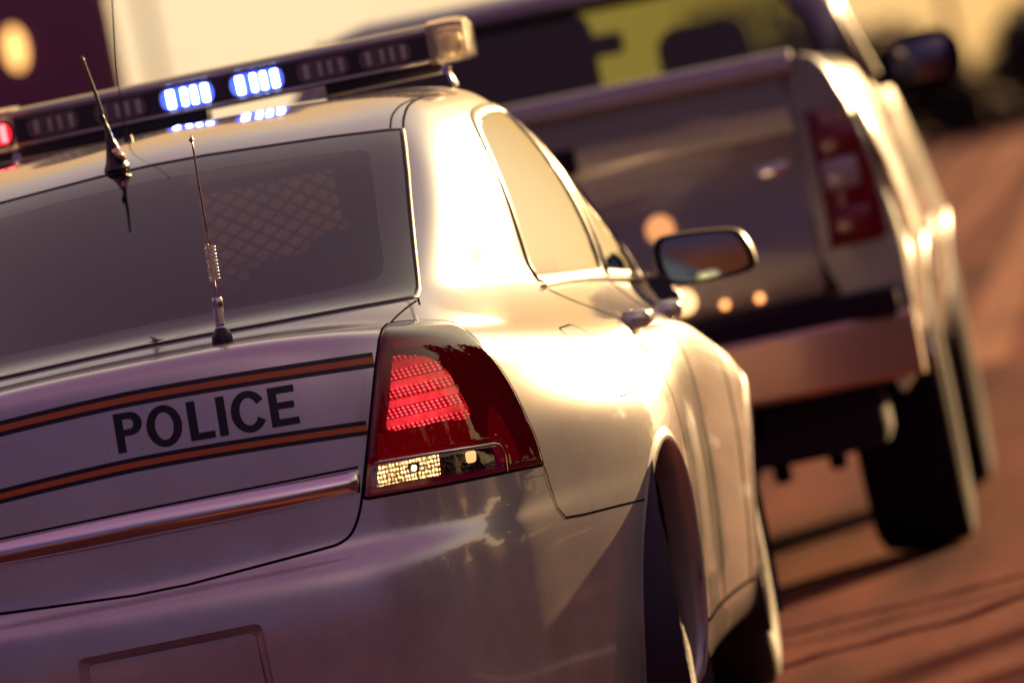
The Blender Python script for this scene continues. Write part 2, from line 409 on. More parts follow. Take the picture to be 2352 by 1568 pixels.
def patch(name, poly, how, mat_, parent=None, step=8, off=.002, edge=None, edge_r=.01, holes=(), mirror=False, px2m=None, extra=()):
    """a piece lying on the skin, its outline given as seen by `how`; edge: rounded rim of this radius"""
    P = resample(poly, step)
    bnd = [tuple(p) for p in P]; n = len(bnd)
    pts = list(bnd); edges = [(i, (i+1) % n) for i in range(n)]
    for h in holes:
        hh = [tuple(p) for p in resample(h, step)]; s = len(pts); pts += hh
        edges += [(s+i, s+(i+1) % len(hh)) for i in range(len(hh))]
    mn, mx = P.min(0), P.max(0)
    gx, gy = np.arange(mn[0], mx[0], step), np.arange(mn[1], mx[1], step)
    g = np.array([(x+(step*.5 if k % 2 else 0), y) for k, y in enumerate(gy) for x in gx])
    if len(g):
        m = inside(g, P); d, _ = near(g, P); m &= d > step*.45
        for h in holes:
            m &= ~inside(g, h); dh, _ = near(g, h); m &= dh > step*.45
        pts += [tuple(p) for p in g[m]]
    if edge:                                                           # inset rings so the rim rounds smoothly
        nb = np.array(bnd); tang = np.roll(nb, -1, 0)-np.roll(nb, 1, 0)
        nn = np.stack([-tang[:, 1], tang[:, 0]], 1); nn /= np.maximum(np.linalg.norm(nn, axis=1), 1e-9)[:, None]
        for f in (.12, .35, .7):
            for sgn in (1, -1):
                q = nb+nn*sgn*edge*f
                m = inside(q, P); d, _ = near(q, P); m &= d > edge*f*.9
                pts += [tuple(p) for p in q[m]]
    r = delaunay_2d_cdt([Vector(p) for p in pts], edges, [], 0, 1e-5 if step < 1 else 1e-3)
    vs2, fs = r[0], r[2]
    q2 = np.array([tuple(v) for v in vs2])
    cen = np.array([q2[list(f)].mean(0) for f in fs])
    ok = inside(cen, P)
    for h in holes: ok &= ~inside(cen, h)
    d, _ = near(q2, P)
    V = []; bad = set(); NN = []
    for i, q in enumerate(q2):
        h = how(q)
        if h is None: bad.add(i); V.append(np.zeros(3)); NN.append(np.zeros(3)); continue
        NN.append(h[1])
        p, nn = h
        o = off
        if edge:
            t = min(d[i]/edge, 1); o = off*math.sqrt(max(0, 1-(1-t)**2)) - .001*(1-t)
        V.append(p+nn*o)
    F = []
    for f, k in zip(fs, ok):
        if not k or any(i in bad for i in f): continue
        a, b, c = V[f[0]], V[f[1]], V[f[2]]
        F.append(tuple(f))
    used = sorted({i for f in F for i in f}); mp = {k: i for i, k in enumerate(used)}
    V = [V[k] for k in used]; F = [tuple(mp[i] for i in f) for f in F]
    # outward winding
    h = np.mean(V, 0)
    bmx = bmesh.new(); vv = [bmx.verts.new(p) for p in V]
    for f in F: bmx.faces.new([vv[i] for i in f])
    bmesh.ops.recalc_face_normals(bmx, faces=bmx.faces)
    tot = Vector()
    for f in bmx.faces: tot += f.normal*f.calc_area()
    ref = Vector(how(q2[used[0]])[1])
    if tot.dot(ref) < 0: bmesh.ops.reverse_faces(bmx, faces=bmx.faces)
    o = bmo(name, bmx, mat_, parent, recalc=False)
    if not edge: o.data.normals_split_custom_set_from_vertices([tuple(float(c) for c in NN[k]) for k in used])
    return o
def ribbon(name, line, how, width, mat_, parent=None, off=.0006, closed=False, step=6, smooth_line=True, sink=0.0, link=True, bmin=None, prof=((-.5, 0), (.5, 0))):
    """a strip lying on the skin along a line; prof: (across in widths, height in m)"""
    L = crom(line, 6, closed) if smooth_line else np.array(line, float)
    L = resample(L, step, closed)
    H = [how(q) for q in L]; H = [h for h in H if h]
    bm = bmin or bmesh.new(); rows = []; n = len(H)
    for i, (p, nn) in enumerate(H):
        a = H[i-1][0] if (i > 0 or closed) else p; b = H[(i+1) % n][0] if (i < n-1 or closed) else p
        t = b-a; t = t/max(np.linalg.norm(t), 1e-9); s = np.cross(t, nn); s /= max(np.linalg.norm(s), 1e-9)
        rows.append([bm.verts.new(p+s*width*x+nn*(off+hh)) for x, hh in prof])
    for i in range(n if closed else n-1):
        a, b = rows[i], rows[(i+1) % n]
        for k in range(len(prof)-1): bm.faces.new((a[k], a[k+1], b[k+1], b[k]))
    if bmin is not None: return None
    return bmo(name, bm, mat_, parent)
def mirror_copy(o, parent=None):
    me = o.data.copy()
    me.transform(Matrix.Diagonal((-1, 1, 1, 1))); me.flip_normals()
    c = bpy.data.objects.new(o.name.split('.')[0], me); COL.objects.link(c)
    c.parent = parent if parent is not None else o.parent
    if 'label' in o: c['label'] = o['label']
    return c

# ------------------------------------------------------------------ patrol car: materials
PAINT = mat('silver_white_paint', (.60, .58, .60), .24, metal=.4, coat=1.0, coat_rough=.02)
def _paint(m, fine=900.0):
    nt = m.node_tree; N = nt.nodes; b = N['Principled BSDF']
    tc = N.new('ShaderNodeTexCoord')
    n1 = N.new('ShaderNodeTexNoise'); n1.inputs['Scale'].default_value = 9; n1.inputs['Detail'].default_value = 7
    n2 = N.new('ShaderNodeTexNoise'); n2.inputs['Scale'].default_value = fine; n2.inputs['Detail'].default_value = 1
    nt.links.new(tc.outputs['Object'], n1.inputs['Vector']); nt.links.new(tc.outputs['Object'], n2.inputs['Vector'])
    r1 = N.new('ShaderNodeMapRange'); r1.inputs[1].default_value = .35; r1.inputs[2].default_value = .75
    r1.inputs[3].default_value = .02; r1.inputs[4].default_value = .10                       # dusty clear coat
    nt.links.new(n1.outputs[0], r1.inputs[0]); nt.links.new(r1.outputs[0], b.inputs['Coat Roughness'])
    c = b.inputs['Base Color'].default_value[:3]
    cr = N.new('ShaderNodeValToRGB'); cr.color_ramp.elements[0].position = .3; cr.color_ramp.elements[1].position = .7
    cr.color_ramp.elements[0].color = (c[0]*.80, c[1]*.80, c[2]*.80, 1); cr.color_ramp.elements[1].color = (min(c[0]*1.13, 1), min(c[1]*1.13, 1), min(c[2]*1.13, 1), 1)
    nt.links.new(n2.outputs[0], cr.inputs[0])
    # road film and specks: thicker low down, in drifts
    n3 = N.new('ShaderNodeTexNoise'); n3.inputs['Scale'].default_value = 5; n3.inputs['Detail'].default_value = 8; n3.inputs['Roughness'].default_value = .65
    nt.links.new(tc.outputs['Object'], n3.inputs['Vector'])
    sp = N.new('ShaderNodeSeparateXYZ'); nt.links.new(tc.outputs['Object'], sp.inputs[0])
    mr = N.new('ShaderNodeMapRange'); mr.inputs[1].default_value = 1.0; mr.inputs[2].default_value = .25; mr.inputs[3].default_value = .10; mr.inputs[4].default_value = .55
    nt.links.new(sp.outputs[2], mr.inputs[0])
    cr3 = N.new('ShaderNodeValToRGB'); cr3.color_ramp.elements[0].position = .40; cr3.color_ramp.elements[1].position = .72; nt.links.new(n3.outputs[0], cr3.inputs[0])
    mu = N.new('ShaderNodeMath'); mu.operation = 'MULTIPLY'; nt.links.new(mr.outputs[0], mu.inputs[0]); nt.links.new(cr3.outputs[0], mu.inputs[1])
    vo = N.new('ShaderNodeTexVoronoi'); vo.inputs['Scale'].default_value = 62; vo.inputs['Randomness'].default_value = 1; nt.links.new(tc.outputs['Object'], vo.inputs['Vector'])
    lt = N.new('ShaderNodeMath'); lt.operation = 'LESS_THAN'; lt.inputs[1].default_value = .075; nt.links.new(vo.outputs['Distance'], lt.inputs[0])
    vo2 = N.new('ShaderNodeSeparateColor'); nt.links.new(vo.outputs['Color'], vo2.inputs[0])
    g2 = N.new('ShaderNodeMath'); g2.operation = 'GREATER_THAN'; g2.inputs[1].default_value = .93; nt.links.new(vo2.outputs[0], g2.inputs[0])
    sk = N.new('ShaderNodeMath'); sk.operation = 'MULTIPLY'; nt.links.new(lt.outputs[0], sk.inputs[0]); nt.links.new(g2.outputs[0], sk.inputs[1])
    ad = N.new('ShaderNodeMath'); ad.operation = 'MAXIMUM'; nt.links.new(mu.outputs[0], ad.inputs[0]); nt.links.new(sk.outputs[0], ad.inputs[1])
    mx = N.new('ShaderNodeMix'); mx.data_type = 'RGBA'; mx.inputs[7].default_value = (.20, .14, .12, 1)
    nt.links.new(ad.outputs[0], mx.inputs[0]); nt.links.new(cr.outputs[0], mx.inputs[6]); nt.links.new(mx.outputs[2], b.inputs['Base Color'])
    im = N.new('ShaderNodeMath'); im.operation = 'MULTIPLY_ADD'; im.inputs[1].default_value = -.6; im.inputs[2].default_value = 1; nt.links.new(ad.outputs[0], im.inputs[0])
    nt.links.new(im.outputs[0], b.inputs['Coat Weight'])
PAINT.node_tree.nodes['Principled BSDF'].inputs['Coat IOR'].default_value = 1.9
_paint(PAINT)
GAP = mat('panel_gap', (.012, .008, .014), 1.0, spec=.0)
RUBBER = mat('black_rubber', (.020, .013, .030), .55)  # violet in the black stands in for haze lifting the shadows
TRIM = mat('black_trim', (.018, .011, .026), .28, coat=.6, coat_rough=.08)  # same violet haze lift put into the trim's black
CHROME = mat('chrome', (.86, .85, .84), .07, metal=1.0)
noise_mix(CHROME, (.05, .16), 30, 5, target='Roughness')
FRIT = mat('window_border', (.014, .008, .016), .05, coat=1.0)
GLASS = glass_mat('dark_window_glass', (1.0, .84, .80), .015, .97, (.02, .014, .026), 1.8)
SIDEGL = glass_mat('side_window_glass', (.30, .27, .22), .02, .8, (.02, .015, .02), 1.5)
WSHIELD = glass_mat('windscreen_glass', (.80, .80, .66), .02, .22, (.98, .88, .50), 1.0, dusty=True)
VINYL = mat('black_vinyl', (.012, .008, .02), .38)
ORANGE = mat('orange_vinyl', (.50, .13, .035), .42)
CABIN = mat('cabin_trim', (.03, .024, .035), .8); noise_mix(CABIN, ((.02, .016, .025), (.045, .036, .05)), 20)
MESHM = mat('partition_steel', (.05, .045, .05), .5, metal=.6)

car = empty('police_car', (0, 0, 0))
setp(car, 'silver white police sedan with orange striped boot lid and blue lit roof bar', 'police car')

def xz(pts):                                            # photo points on the skin -> (x, z) as seen squarely from behind
    return np.array([(h[0][0], h[0][2]) for h in (hit_px(p) for p in pts) if h])
def yz(pts):
    return np.array([(h[0][1], h[0][2]) for h in (hit_px(p) for p in pts) if h])
def sym(pts):                                           # a right-hand outline (x, z), closed by its mirror image
    P = [tuple(p) for p in pts]
    return np.array(P + [(-x, z) for x, z in P[::-1] if abs(x) > 1e-4])

# outlines on the rear
glass_xz = sym([(0, 1.4615), (.11, 1.4595), (.221, 1.4535), (.36, 1.446), (.47, 1.437), (.499, 1.433), (.5035, 1.40), (.508, 1.343), (.514, 1.206), (.5185, 1.118), (.515, 1.106), (.49, 1.106), (.40, 1.109), (.25, 1.112), (.12, 1.115), (0, 1.1165)])
clear_xz = roundpoly(sym([(0, 1.430), (.20, 1.424), (.437, 1.405), (.462, 1.150), (.30, 1.150), (0, 1.155)]), [.0, .0, .02, .035, .0, .0, .0, .0, .035, .02, .0], 5)
hole_glass = sym([(0, 1.452), (.2, 1.447), (.36, 1.438), (.492, 1.424), (.506, 1.13), (.49, 1.122), (0, 1.128)])
# tail lamp outline in the photo
def c5(pts): return [(808.5+.3047*x, 689.1+.3047*y) for x, y in pts]
tail_px = crom(c5([(232, 215), (290, 170), (480, 150), (690, 152), (790, 182), (900, 260), (1000, 360), (1080, 460), (1160, 575), (1240, 720), (1320, 885), (1385, 1040), (1440, 1225)]), 5)
tail_px = [tuple(p) for p in tail_px] + c5([(1440, 1240), (1280, 1272), (1000, 1332), (700, 1392), (400, 1445), (120, 1495), (84, 1488), (90, 1430), (108, 1230), (135, 930), (175, 520), (205, 300)])
tail_in = c5([(270, 250), (480, 190), (700, 192), (860, 290), (980, 420), (1110, 620), (1230, 850), (1330, 1120), (1370, 1215), (1000, 1290), (500, 1380), (150, 1445), (170, 1100), (210, 600)])

Pc = np.array([proj((abs(p[0]), p[1], p[2])) for p in V_])            # where each point (or its mirror twin) lies in the picture
Cf = V_[Q_].mean(1); Pf = Pc[Q_].mean(1)
rearish = Cf[:, 1] < 2.2
sideish = np.abs(Cf[:, 0]) > .45
delf = np.zeros(len(Q_), bool)
delf |= inside(Cf[:, [0, 2]], hole_glass) & (Cf[:, 1] < 1.6) & (Cf[:, 2] > 1.115)
delf |= inside(Pf, tail_px) & (Cf[:, 1] < .7)
delf |= (near(Pf, tail_px)[0] < 5) & (Cf[:, 1] < .7)
PLW = .177
delf |= (np.abs(Cf[:, 0]) < PLW+.008) & (np.abs(Cf[:, 2]-.4735) < .1115) & (Cf[:, 1] < .3)
WHY, WHZ, WHR = (1.22, 4.23), .345, .385
AR = .372
for wy in WHY:
    d = np.hypot(Cf[:, 1]-wy, Cf[:, 2]-WHZ)
    delf |= (d < AR+.010) & (np.abs(Cf[:, 0]) > .6)
# side windows as seen from the side (y, z)
rwin = crom([(1.66, 1.082), (1.70, 1.20), (1.765, 1.31), (1.86, 1.395), (1.98, 1.432), (2.2, 1.446), (2.45, 1.448)], 5)
rwin = [tuple(p) for p in rwin] + [(2.66, 1.44), (2.66, 1.052), (2.3, 1.064), (2.0, 1.073)]
fwin = [(2.76, 1.437)] + [tuple(p) for p in crom([(2.86, 1.43), (3.0, 1.39), (3.2, 1.295), (3.4, 1.175), (3.55, 1.075), (3.62, 1.025)], 5)] + [(3.5, 1.018), (3.1, 1.032), (2.76, 1.048)]
def grow(P, d):
    P = np.array(P, float); c = P.mean(0); t = np.roll(P, -1, 0)-np.roll(P, 1, 0); n = np.stack([t[:, 1], -t[:, 0]], 1); n /= np.maximum(np.linalg.norm(n, axis=1), 1e-9)[:, None]
    s = np.sign(((P-c)*n).sum(1).mean()); return P+n*s*d
Cyz = Cf[:, [1, 2]]
delf |= (inside(Cyz, grow(rwin, -.014)) | inside(Cyz, grow(fwin, -.014))) & sideish
# windscreen hole
wsc = sym([(0, 1.425), (.40, 1.40), (.50, 1.36), (.60, 1.16), (.62, 1.085), (.30, 1.09), (0, 1.09)])
front = Cf[:, 1] > 3.0
delf |= inside(Cf[:, [0, 2]], grow(wsc, -.012)) & front & (Cf[:, 2] > 1.08)

# boot lid region
lid_px = [(956, 688), (905, 735), (880, 765), (868, 800), (850, 950), (832, 1140), (818, 1195), (801, 1234), (778, 1250), (741, 1259), (500, 1324), (250, 1384), (-60, 1432), (-60, 858), (250, 812), (500, 772), (750, 729)]
inlid = inside(Pf, lid_px) & (Cf[:, 1] < .8) & ~delf
rdoor = [(1.66, 1.05), (1.80, .96), (1.74, .90), (1.655, .80), (1.625, .66), (1.64, .50), (1.69, .36), (1.72, .24), (2.80, .24), (2.76, .6), (2.71, 1.05)]
fdoor = [(2.715, 1.05), (2.765, .6), (2.805, .24), (3.70, .24), (3.72, .6), (3.68, 1.0)]
inrd = inside(Cyz, rdoor) & sideish & (Cf[:, 2] < 1.06) & ~delf
infd = inside(Cyz, fdoor) & sideish & (Cf[:, 2] < 1.06) & ~delf
reg = np.zeros(len(Q_), int); reg[inlid] = 1; reg[inrd & (Cf[:, 0] > 0)] = 2; reg[infd & (Cf[:, 0] > 0)] = 3; reg[inrd & (Cf[:, 0] < 0)] = 4; reg[infd & (Cf[:, 0] < 0)] = 5
hood = (Cf[:, 1] > 3.9) & (np.abs(Cf[:, 0]) < .72) & (Cf[:, 2] > .80) & (SN.reshape(-1, 3)[Q_].mean(1)[:, 2] > .6) & (Cf[:, 2] < 1.06) & ~delf
reg[hood] = 6
def sub(name, k, m, parent):
    f = Q_[(reg == k) & ~delf]; used = np.unique(f); mp = np.zeros(len(V_), int); mp[used] = np.arange(len(used))
    me = bpy.data.meshes.new(name); me.from_pydata(V_[used].tolist(), [], mp[f].tolist()); me.update()
    o = obj(name, me, m, parent)
    me.normals_split_custom_set_from_vertices([tuple(n) for n in SN.reshape(-1, 3)[used]])
    return o
if SN[3*NS, 0][1] > 0: SN = -SN                                        # outward
body = sub('body', 0, PAINT, car)
lid = sub('trunk_lid', 1, PAINT, car)
dr = sub('rear_door', 2, PAINT, car); df = sub('front_door', 3, PAINT, car)
drl = sub('rear_door', 4, PAINT, car); dfl = sub('front_door', 5, PAINT, car)
sub('hood', 6, PAINT, car)

# ------------------------------------------------------------------ glass
fr = patch('rear_window', glass_xz, hit_rear, FRIT, car, step=.016, off=.0022, holes=[clear_xz])
patch('glass', clear_xz, hit_rear, GLASS, fr, step=.02, off=.0020)
ribbon('seal', glass_xz, hit_rear, .011, RUBBER, fr, off=.001, closed=True, step=.012, smooth_line=False, prof=((-.6, 0), (-.3, .003), (.3, .003), (.6, 0)))
bm = bmesh.new()                                                       # heating wires
for i in range(15):
    z = 1.172+i*.0163
    L = [(x, z) for x in np.linspace(-.44+.001*i*0, .44, 30)]
    ribbon('w', L, hit_rear, .0012, None, off=.0010, step=.04, smooth_line=False, bmin=bm)
bmo('heating_wires', bm, mat('heating_wire', (.05, .02, .015), .5), fr)
for side, P, dn in ((0, rwin, dr), (1, fwin, df)):
    w = patch('side_window', grow(P, -.004), hit_side, SIDEGL, car, step=.04, off=.0005)
    ribbon('window_frame', grow(P, .001), hit_side, .030, TRIM, w, off=.0008, closed=True, step=.03, smooth_line=False, prof=((-.5, 0), (-.35, .004), (.35, .004), (.5, 0)))
    wm = mirror_copy(w, car)
    for ch in list(w.children): mirror_copy(ch, wm)
ws = patch('windscreen', wsc, lambda q: hit((q[0], 7.0, q[1]), (0, -1, 0)), WSHIELD, car, step=.05, off=.001)
# bright waist strip under the side glass and roof-side rail
strip = [(1.62, 1.062), (2.0, 1.056), (2.4, 1.046), (2.9, 1.027), (3.3, 1.010), (3.6, .998)]
o = ribbon('waist_strip', strip, hit_side, .014, CHROME, car, off=.001, step=.04, prof=((-.5, 0), (-.4, .006), (0, .009), (.4, .006), (.5, 0)))
mirror_copy(o, car)
# ------------------------------------------------------------------ shut lines
def gap(name, line, how, w=.0042, closed=False, step=5, both=False, smooth=True):
    o = ribbon(name, line, how, w, GAP, car, off=.0006, closed=closed, step=step, smooth_line=smooth)
    e = None
    if both: mirror_copy(o, car)
    return o
lidline = [(957, 690), (930, 710), (905, 733), (885, 757)]
gap('panel_gap', lidline, hit_px, both=True, w=.0045)
lid2 = [(872, 790), (862, 862), (848, 985), (838, 1080), (831, 1144), (822, 1190), (806, 1226), (780, 1247), (741, 1260), (640, 1287), (500, 1324), (420, 1345)]
gap('panel_gap', lid2, hit_px, both=True, w=.0055)
a = hit_px((422, 1344))[0]
gap('panel_gap', [(x, a[2]) for x in np.linspace(-a[0], a[0], 9)], hit_rear, w=.0055, step=.02)
gap('panel_gap', [(1250, 1070), (1262, 1110), (1280, 1165), (1300, 1188), (1340, 1181), (1410, 1163), (1470, 1149), (1514, 1138)], hit_px, both=True, smooth=False, w=.004)
gap('panel_gap', [(1.64, 1.06), (1.79, .965), (1.735, .89), (1.655, .79), (1.63, .68)], hit_side, w=.014, step=.015, both=True)
gap('panel_gap', [(2.71, 1.04), (2.76, .7), (2.79, .45), (2.80, .305)], hit_side, w=.034, step=.02, both=True)
gap('panel_gap', [(3.66, .99), (3.70, .75), (3.70, .5), (3.69, .285)], hit_side, w=.03, step=.02, both=True)
gap('panel_gap', [(1.66, .322), (2.0, .312), (2.4, .305), (3.1, .292), (3.78, .282)], hit_side, w=.009, step=.03, both=True)
fl = roundpoly([(.955, .985), (1.155, .985), (1.175, .835), (.945, .828)], .035, 5)
gap('panel_gap', fl, hit_side, w=.0035, closed=True, step=.01, smooth=False)
# C-pillar base seam beside the glass
gap('panel_gap', [(960, 684), (964, 700)], hit_px, both=True, step=3)
gap('panel_gap', [(926, 296), (928, 269), (941, 240), (975, 222), (1010, 217)], hit_px, both=True, step=4, w=.005)
gap('panel_gap', [(896, 298), (901, 266), (921, 242), (950, 228)], hit_px, both=True, step=4, w=.004)
# wheel-arch lips
for k, wy in enumerate(WHY):
    angs = np.linspace(R(-22), R(202), 60)
    for sgn in (1, -1):
        bm = bmesh.new(); rows = []
        for t in angs:
            c = (wy+math.cos(t)*(AR+.014), WHZ+math.sin(t)*(AR+.014)); h = hit_side(c)
            c2 = (wy+math.cos(t)*(AR+.030), WHZ+math.sin(t)*(AR+.030)); h2 = hit_side(c2)
            if h is None or h2 is None: continue
            p2, n2 = h2; p, n = h; rad = np.array((0, math.cos(t), math.sin(t)))
            row = [p2+n2*.0002, p+n*.004, p-rad*.008+n*.006+0*rad, p-rad*.013+np.array((-.002, 0, 0)), p-rad*.014+np.array((-.02, 0, 0)), p-rad*.008+np.array((-.06, 0, 0))]
            rows.append([bm.verts.new((sgn*v[0], v[1], v[2])) for v in row])
        for a_, b_ in zip(rows[:-1], rows[1:]):
            for i in range(5): bm.faces.new((a_[i], a_[i+1], b_[i+1], b_[i]))
        bmo('wheel_arch', bm, PAINT, car)
        bm = bmesh.new(); n = 32
        ri = [[bm.verts.new((sgn*x, wy+math.cos(t)*(r), WHZ+math.sin(t)*(r))) for t in np.linspace(R(-30), R(210), n)] for x, r in ((.885 if k == 0 else .90, AR+.02), (.55, AR+.03), (.50, .05))]
        for a_, b_ in zip(ri[:-1], ri[1:]):
            for i in range(n-1): bm.faces.new((a_[i], a_[i+1], b_[i+1], b_[i]))
        bmo('wheel_well', bm, RUBBER, car)
# wheels
TYRE = mat('tyre_rubber', (.022, .018, .024), .75); noise_mix(TYRE, ((.014, .011, .016), (.035, .028, .034)), 14, bump=.3)
RIM = mat('wheel_steel', (.010, .007, .012), .85, spec=.2)
def wheel(wy, sgn, xo=.905):
    bm = bmesh.new()
    prof = [(.215, -.19), (.235, -.205), (.285, -.212), (.318, -.205), (.337, -.185), (.343, -.15), (.344, -.10), (.343, -.05), (.337, -.022), (.318, -.004), (.285, .003), (.25, .0), (.225, -.006), (.215, -.015)]
    add_lathe(bm, [(r, sgn*(xo+x)) for r, x in prof], (0, 0, 0), 'x', 72)
    t = bmo('wheel', bm, TYRE, car); t.location = (0, wy, WHZ)
    bm = bmesh.new()
    add_lathe(bm, [(.226, sgn*(xo-.008)), (.218, sgn*(xo-.004)), (.208, sgn*(xo-.012)), (.198, sgn*(xo-.05)), (.19, sgn*(xo-.07)), (.15, sgn*(xo-.035)), (.10, sgn*(xo-.025)), (.07, sgn*(xo-.03)), (.06, sgn*(xo+.0)), (.0, sgn*(xo+.004))], (0, 0, 0), 'x', 60)
    for k in range(10):
        t2 = 2*math.pi*k/10
        add_box(bm, (sgn*(xo-.022), .15*math.cos(t2), .15*math.sin(t2)), (.03, .035, .085), .008, rot=Matrix.Rotation(t2+math.pi/2, 4, 'X'))
    bmo('rim', bm, RIM, t, sharp=35)
    bm = bmesh.new(); add_lathe(bm, [(.185, sgn*(xo-.085)), (.185, sgn*(xo-.105)), (.05, sgn*(xo-.105)), (.05, sgn*(xo-.085))], (0, 0, 0), 'x', 40, closed=True)
    bmo('brake_disc', bm, MESHM, t, sharp=30)
for wy, xo in ((WHY[0], .852), (WHY[1], .885)):
    for sgn in (1, -1): wheel(wy, sgn, xo)
# underbody
bm = bmesh.new()
add_box(bm, (0, 2.6, .30), (1.10, 4.6, .16), .03); add_box(bm, (0, .55, .36), (.9, .6, .18), .05)
add_box(bm, (0, 2.72, .27), (1.66, 1.95, .10), .02)
bmo('underbody', bm, RUBBER, car, sharp=40)
# number-plate recess pressed into the bumper
rp = roundpoly([(-PLW, .577), (PLW, .577), (PLW, .37), (-PLW, .37)], .016, 6)
ri = roundpoly([(-PLW+.016, .562), (PLW-.016, .562), (PLW-.016, .382), (-PLW+.016, .382)], .012, 6)
ro = roundpoly([(-PLW-.03, .607), (PLW+.03, .607), (PLW+.03, .34), (-PLW-.03, .34)], .046, 6)
rp = roundpoly([tuple(q) for q in rp], 0)
patch('plate_surround', ro, hit_rear, PAINT, car, step=.012, off=.0003, holes=[rp])
bm = bmesh.new(); rings = []
for P_, dy in ((rp, -.0003), (rp*.9+ri*.1, .0035), (rp*.45+ri*.55, .014), (ri, .017)):
    rings.append([bm.verts.new((q[0], hit_rear(q)[0][1]+dy, q[1])) for q in P_])
for a_, b_ in zip(rings[:-1], rings[1:]):
    for i in range(len(a_)): bm.faces.new((a_[i], a_[(i+1) % len(a_)], b_[(i+1) % len(a_)], b_[i]))
rec = bmo('number_plate_recess', bm, PAINT, car)
patch('recess_floor', ri, hit_rear, PAINT, rec, step=.03, off=-.0168)

# ------------------------------------------------------------------ tail lamp
def pattern_mat(name, col, hot, strength, px=.0085, pz=.0345, kind='brake'):
    m = bpy.data.materials.new(name); m.use_nodes = True; nt = m.node_tree; N = nt.nodes; b = N['Principled BSDF']
    b.inputs['Base Color'].default_value = (*col, 1); b.inputs['Roughness'].default_value = .25
    tc = N.new('ShaderNodeTexCoord'); sp = N.new('ShaderNodeSeparateXYZ'); nt.links.new(tc.outputs['Object'], sp.inputs[0])
    def M(op, *a, clamp=False):
        n = N.new('ShaderNodeMath'); n.operation = op; n.use_clamp = clamp
        for i, v in enumerate(a):
            if isinstance(v, (int, float)): n.inputs[i].default_value = v
            else: nt.links.new(v, n.inputs[i])
        return n.outputs[0]
    X, Z = sp.outputs[0], sp.outputs[2]
    no = N.new('ShaderNodeTexNoise'); no.inputs['Scale'].default_value = 55; no.inputs['Detail'].default_value = 4
    nt.links.new(tc.outputs['Object'], no.inputs['Vector'])
    if kind == 'brake':
        zf = M('FRACT', M('DIVIDE', M('SUBTRACT', Z, .0), pz))                  # 0 bottom .. 1 top of each tier
        dots = M('MULTIPLY', M('POWER', M('ABSOLUTE', M('SINE', M('MULTIPLY', M('ADD', X, M('MULTIPLY', Z, .35)), math.pi/px))), 2.2),
                 M('POWER', M('ABSOLUTE', M('SINE', M('MULTIPLY', Z, math.pi/.0064))), 1.2))
        lines = M('ADD', .42, M('MULTIPLY', .3, M('MULTIPLY', M('SINE', M('MULTIPLY', Z, 2*math.pi/.0034)), M('SINE', M('MULTIPLY', X, 2*math.pi/.0034)))))
        sel = M('GREATER_THAN', zf, .56)
        val = M('ADD', M('MULTIPLY', sel, lines), M('MULTIPLY', M('SUBTRACT', 1.0, sel), M('ADD', .08, M('MULTIPLY', dots, 1.15))))
        gapz = M('GREATER_THAN', M('ABSOLUTE', M('SUBTRACT', zf, .5)), .47)
        val = M('MULTIPLY', val, M('SUBTRACT', 1.0, M('MULTIPLY', gapz, .8)))
        # brightest round the bulb in the middle of the reflector
        dx = M('DIVIDE', M('SUBTRACT', X, .528), .10); dz = M('DIVIDE', M('SUBTRACT', Z, .905), .10)
        r2 = M('ADD', M('MULTIPLY', dx, dx), M('MULTIPLY', dz, dz))
        val = M('MULTIPLY', val, M('POWER', 2.718, M('MULTIPLY', r2, -.9)))
    else:
        vo = N.new('ShaderNodeTexVoronoi'); vo.inputs['Scale'].default_value = 190; nt.links.new(tc.outputs['Object'], vo.inputs['Vector'])
        bands = M('POWER', M('ABSOLUTE', M('SINE', M('MULTIPLY', Z, math.pi/.0085))), .8)
        cols = M('ABSOLUTE', M('SINE', M('MULTIPLY', M('ADD', X, M('MULTIPLY', no.outputs[0], .006)), math.pi/.0062)))
        val = M('MULTIPLY', M('MULTIPLY', bands, M('ADD', .25, cols)), M('SUBTRACT', 1.35, M('MULTIPLY', vo.outputs[0], 1.4)))
    val = M('MULTIPLY', val, M('ADD', .45, no.outputs[0]))
    cr = N.new('ShaderNodeValToRGB'); cr.color_ramp.elements[0].color = (*col, 1); cr.color_ramp.elements[1].color = (*hot, 1)
    cr.color_ramp.elements[1].position = .95
    nt.links.new(val, cr.inputs[0]); nt.links.new(cr.outputs[0], b.inputs['Emission Color'])
    nt.links.new(M('MULTIPLY', M('MAXIMUM', val, 0.0), strength), b.inputs['Emission Strength'])
    return m
LAMPIN = mat('lamp_housing', (.05, .004, .014), .35, emit=(.55, .01, .09), estr=.025)
REDLENS = glass_mat('red_lamp_lens', (.80, .10, .13), .015, .93, (.10, .004, .012), 1.5)
CLEARLENS = glass_mat('clear_lamp_lens', (.92, .90, .88), .015, .97, (.05, .04, .05), 1.5)
BRAKE = pattern_mat('lit_brake_reflector', (.35, .004, .012), (1.0, .40, .42), 2.3)
REVERSE = pattern_mat('lit_reverse_reflector', (.22, .07, .006), (1.0, .74, .30), 2.3, kind='rev')
DULLRED = mat('dull_red_reflector', (.25, .008, .03), .3, metal=.2, emit=(.6, .008, .06), estr=.05)
SMOKE = mat('smoked_reflector', (.06, .045, .05), .22, metal=.6)
_b = SMOKE.node_tree; _n = _b.nodes.new('ShaderNodeTexVoronoi'); _n.inputs['Scale'].default_value = 150
_c = _b.nodes.new('ShaderNodeTexCoord'); _b.links.new(_c.outputs['Object'], _n.inputs['Vector'])
_p = _b.nodes.new('ShaderNodeBump'); _p.inputs['Distance'].default_value = .004; _b.links.new(_n.outputs[0], _p.inputs['Height']); _b.links.new(_p.outputs[0], _b.nodes['Principled BSDF'].inputs['Normal'])

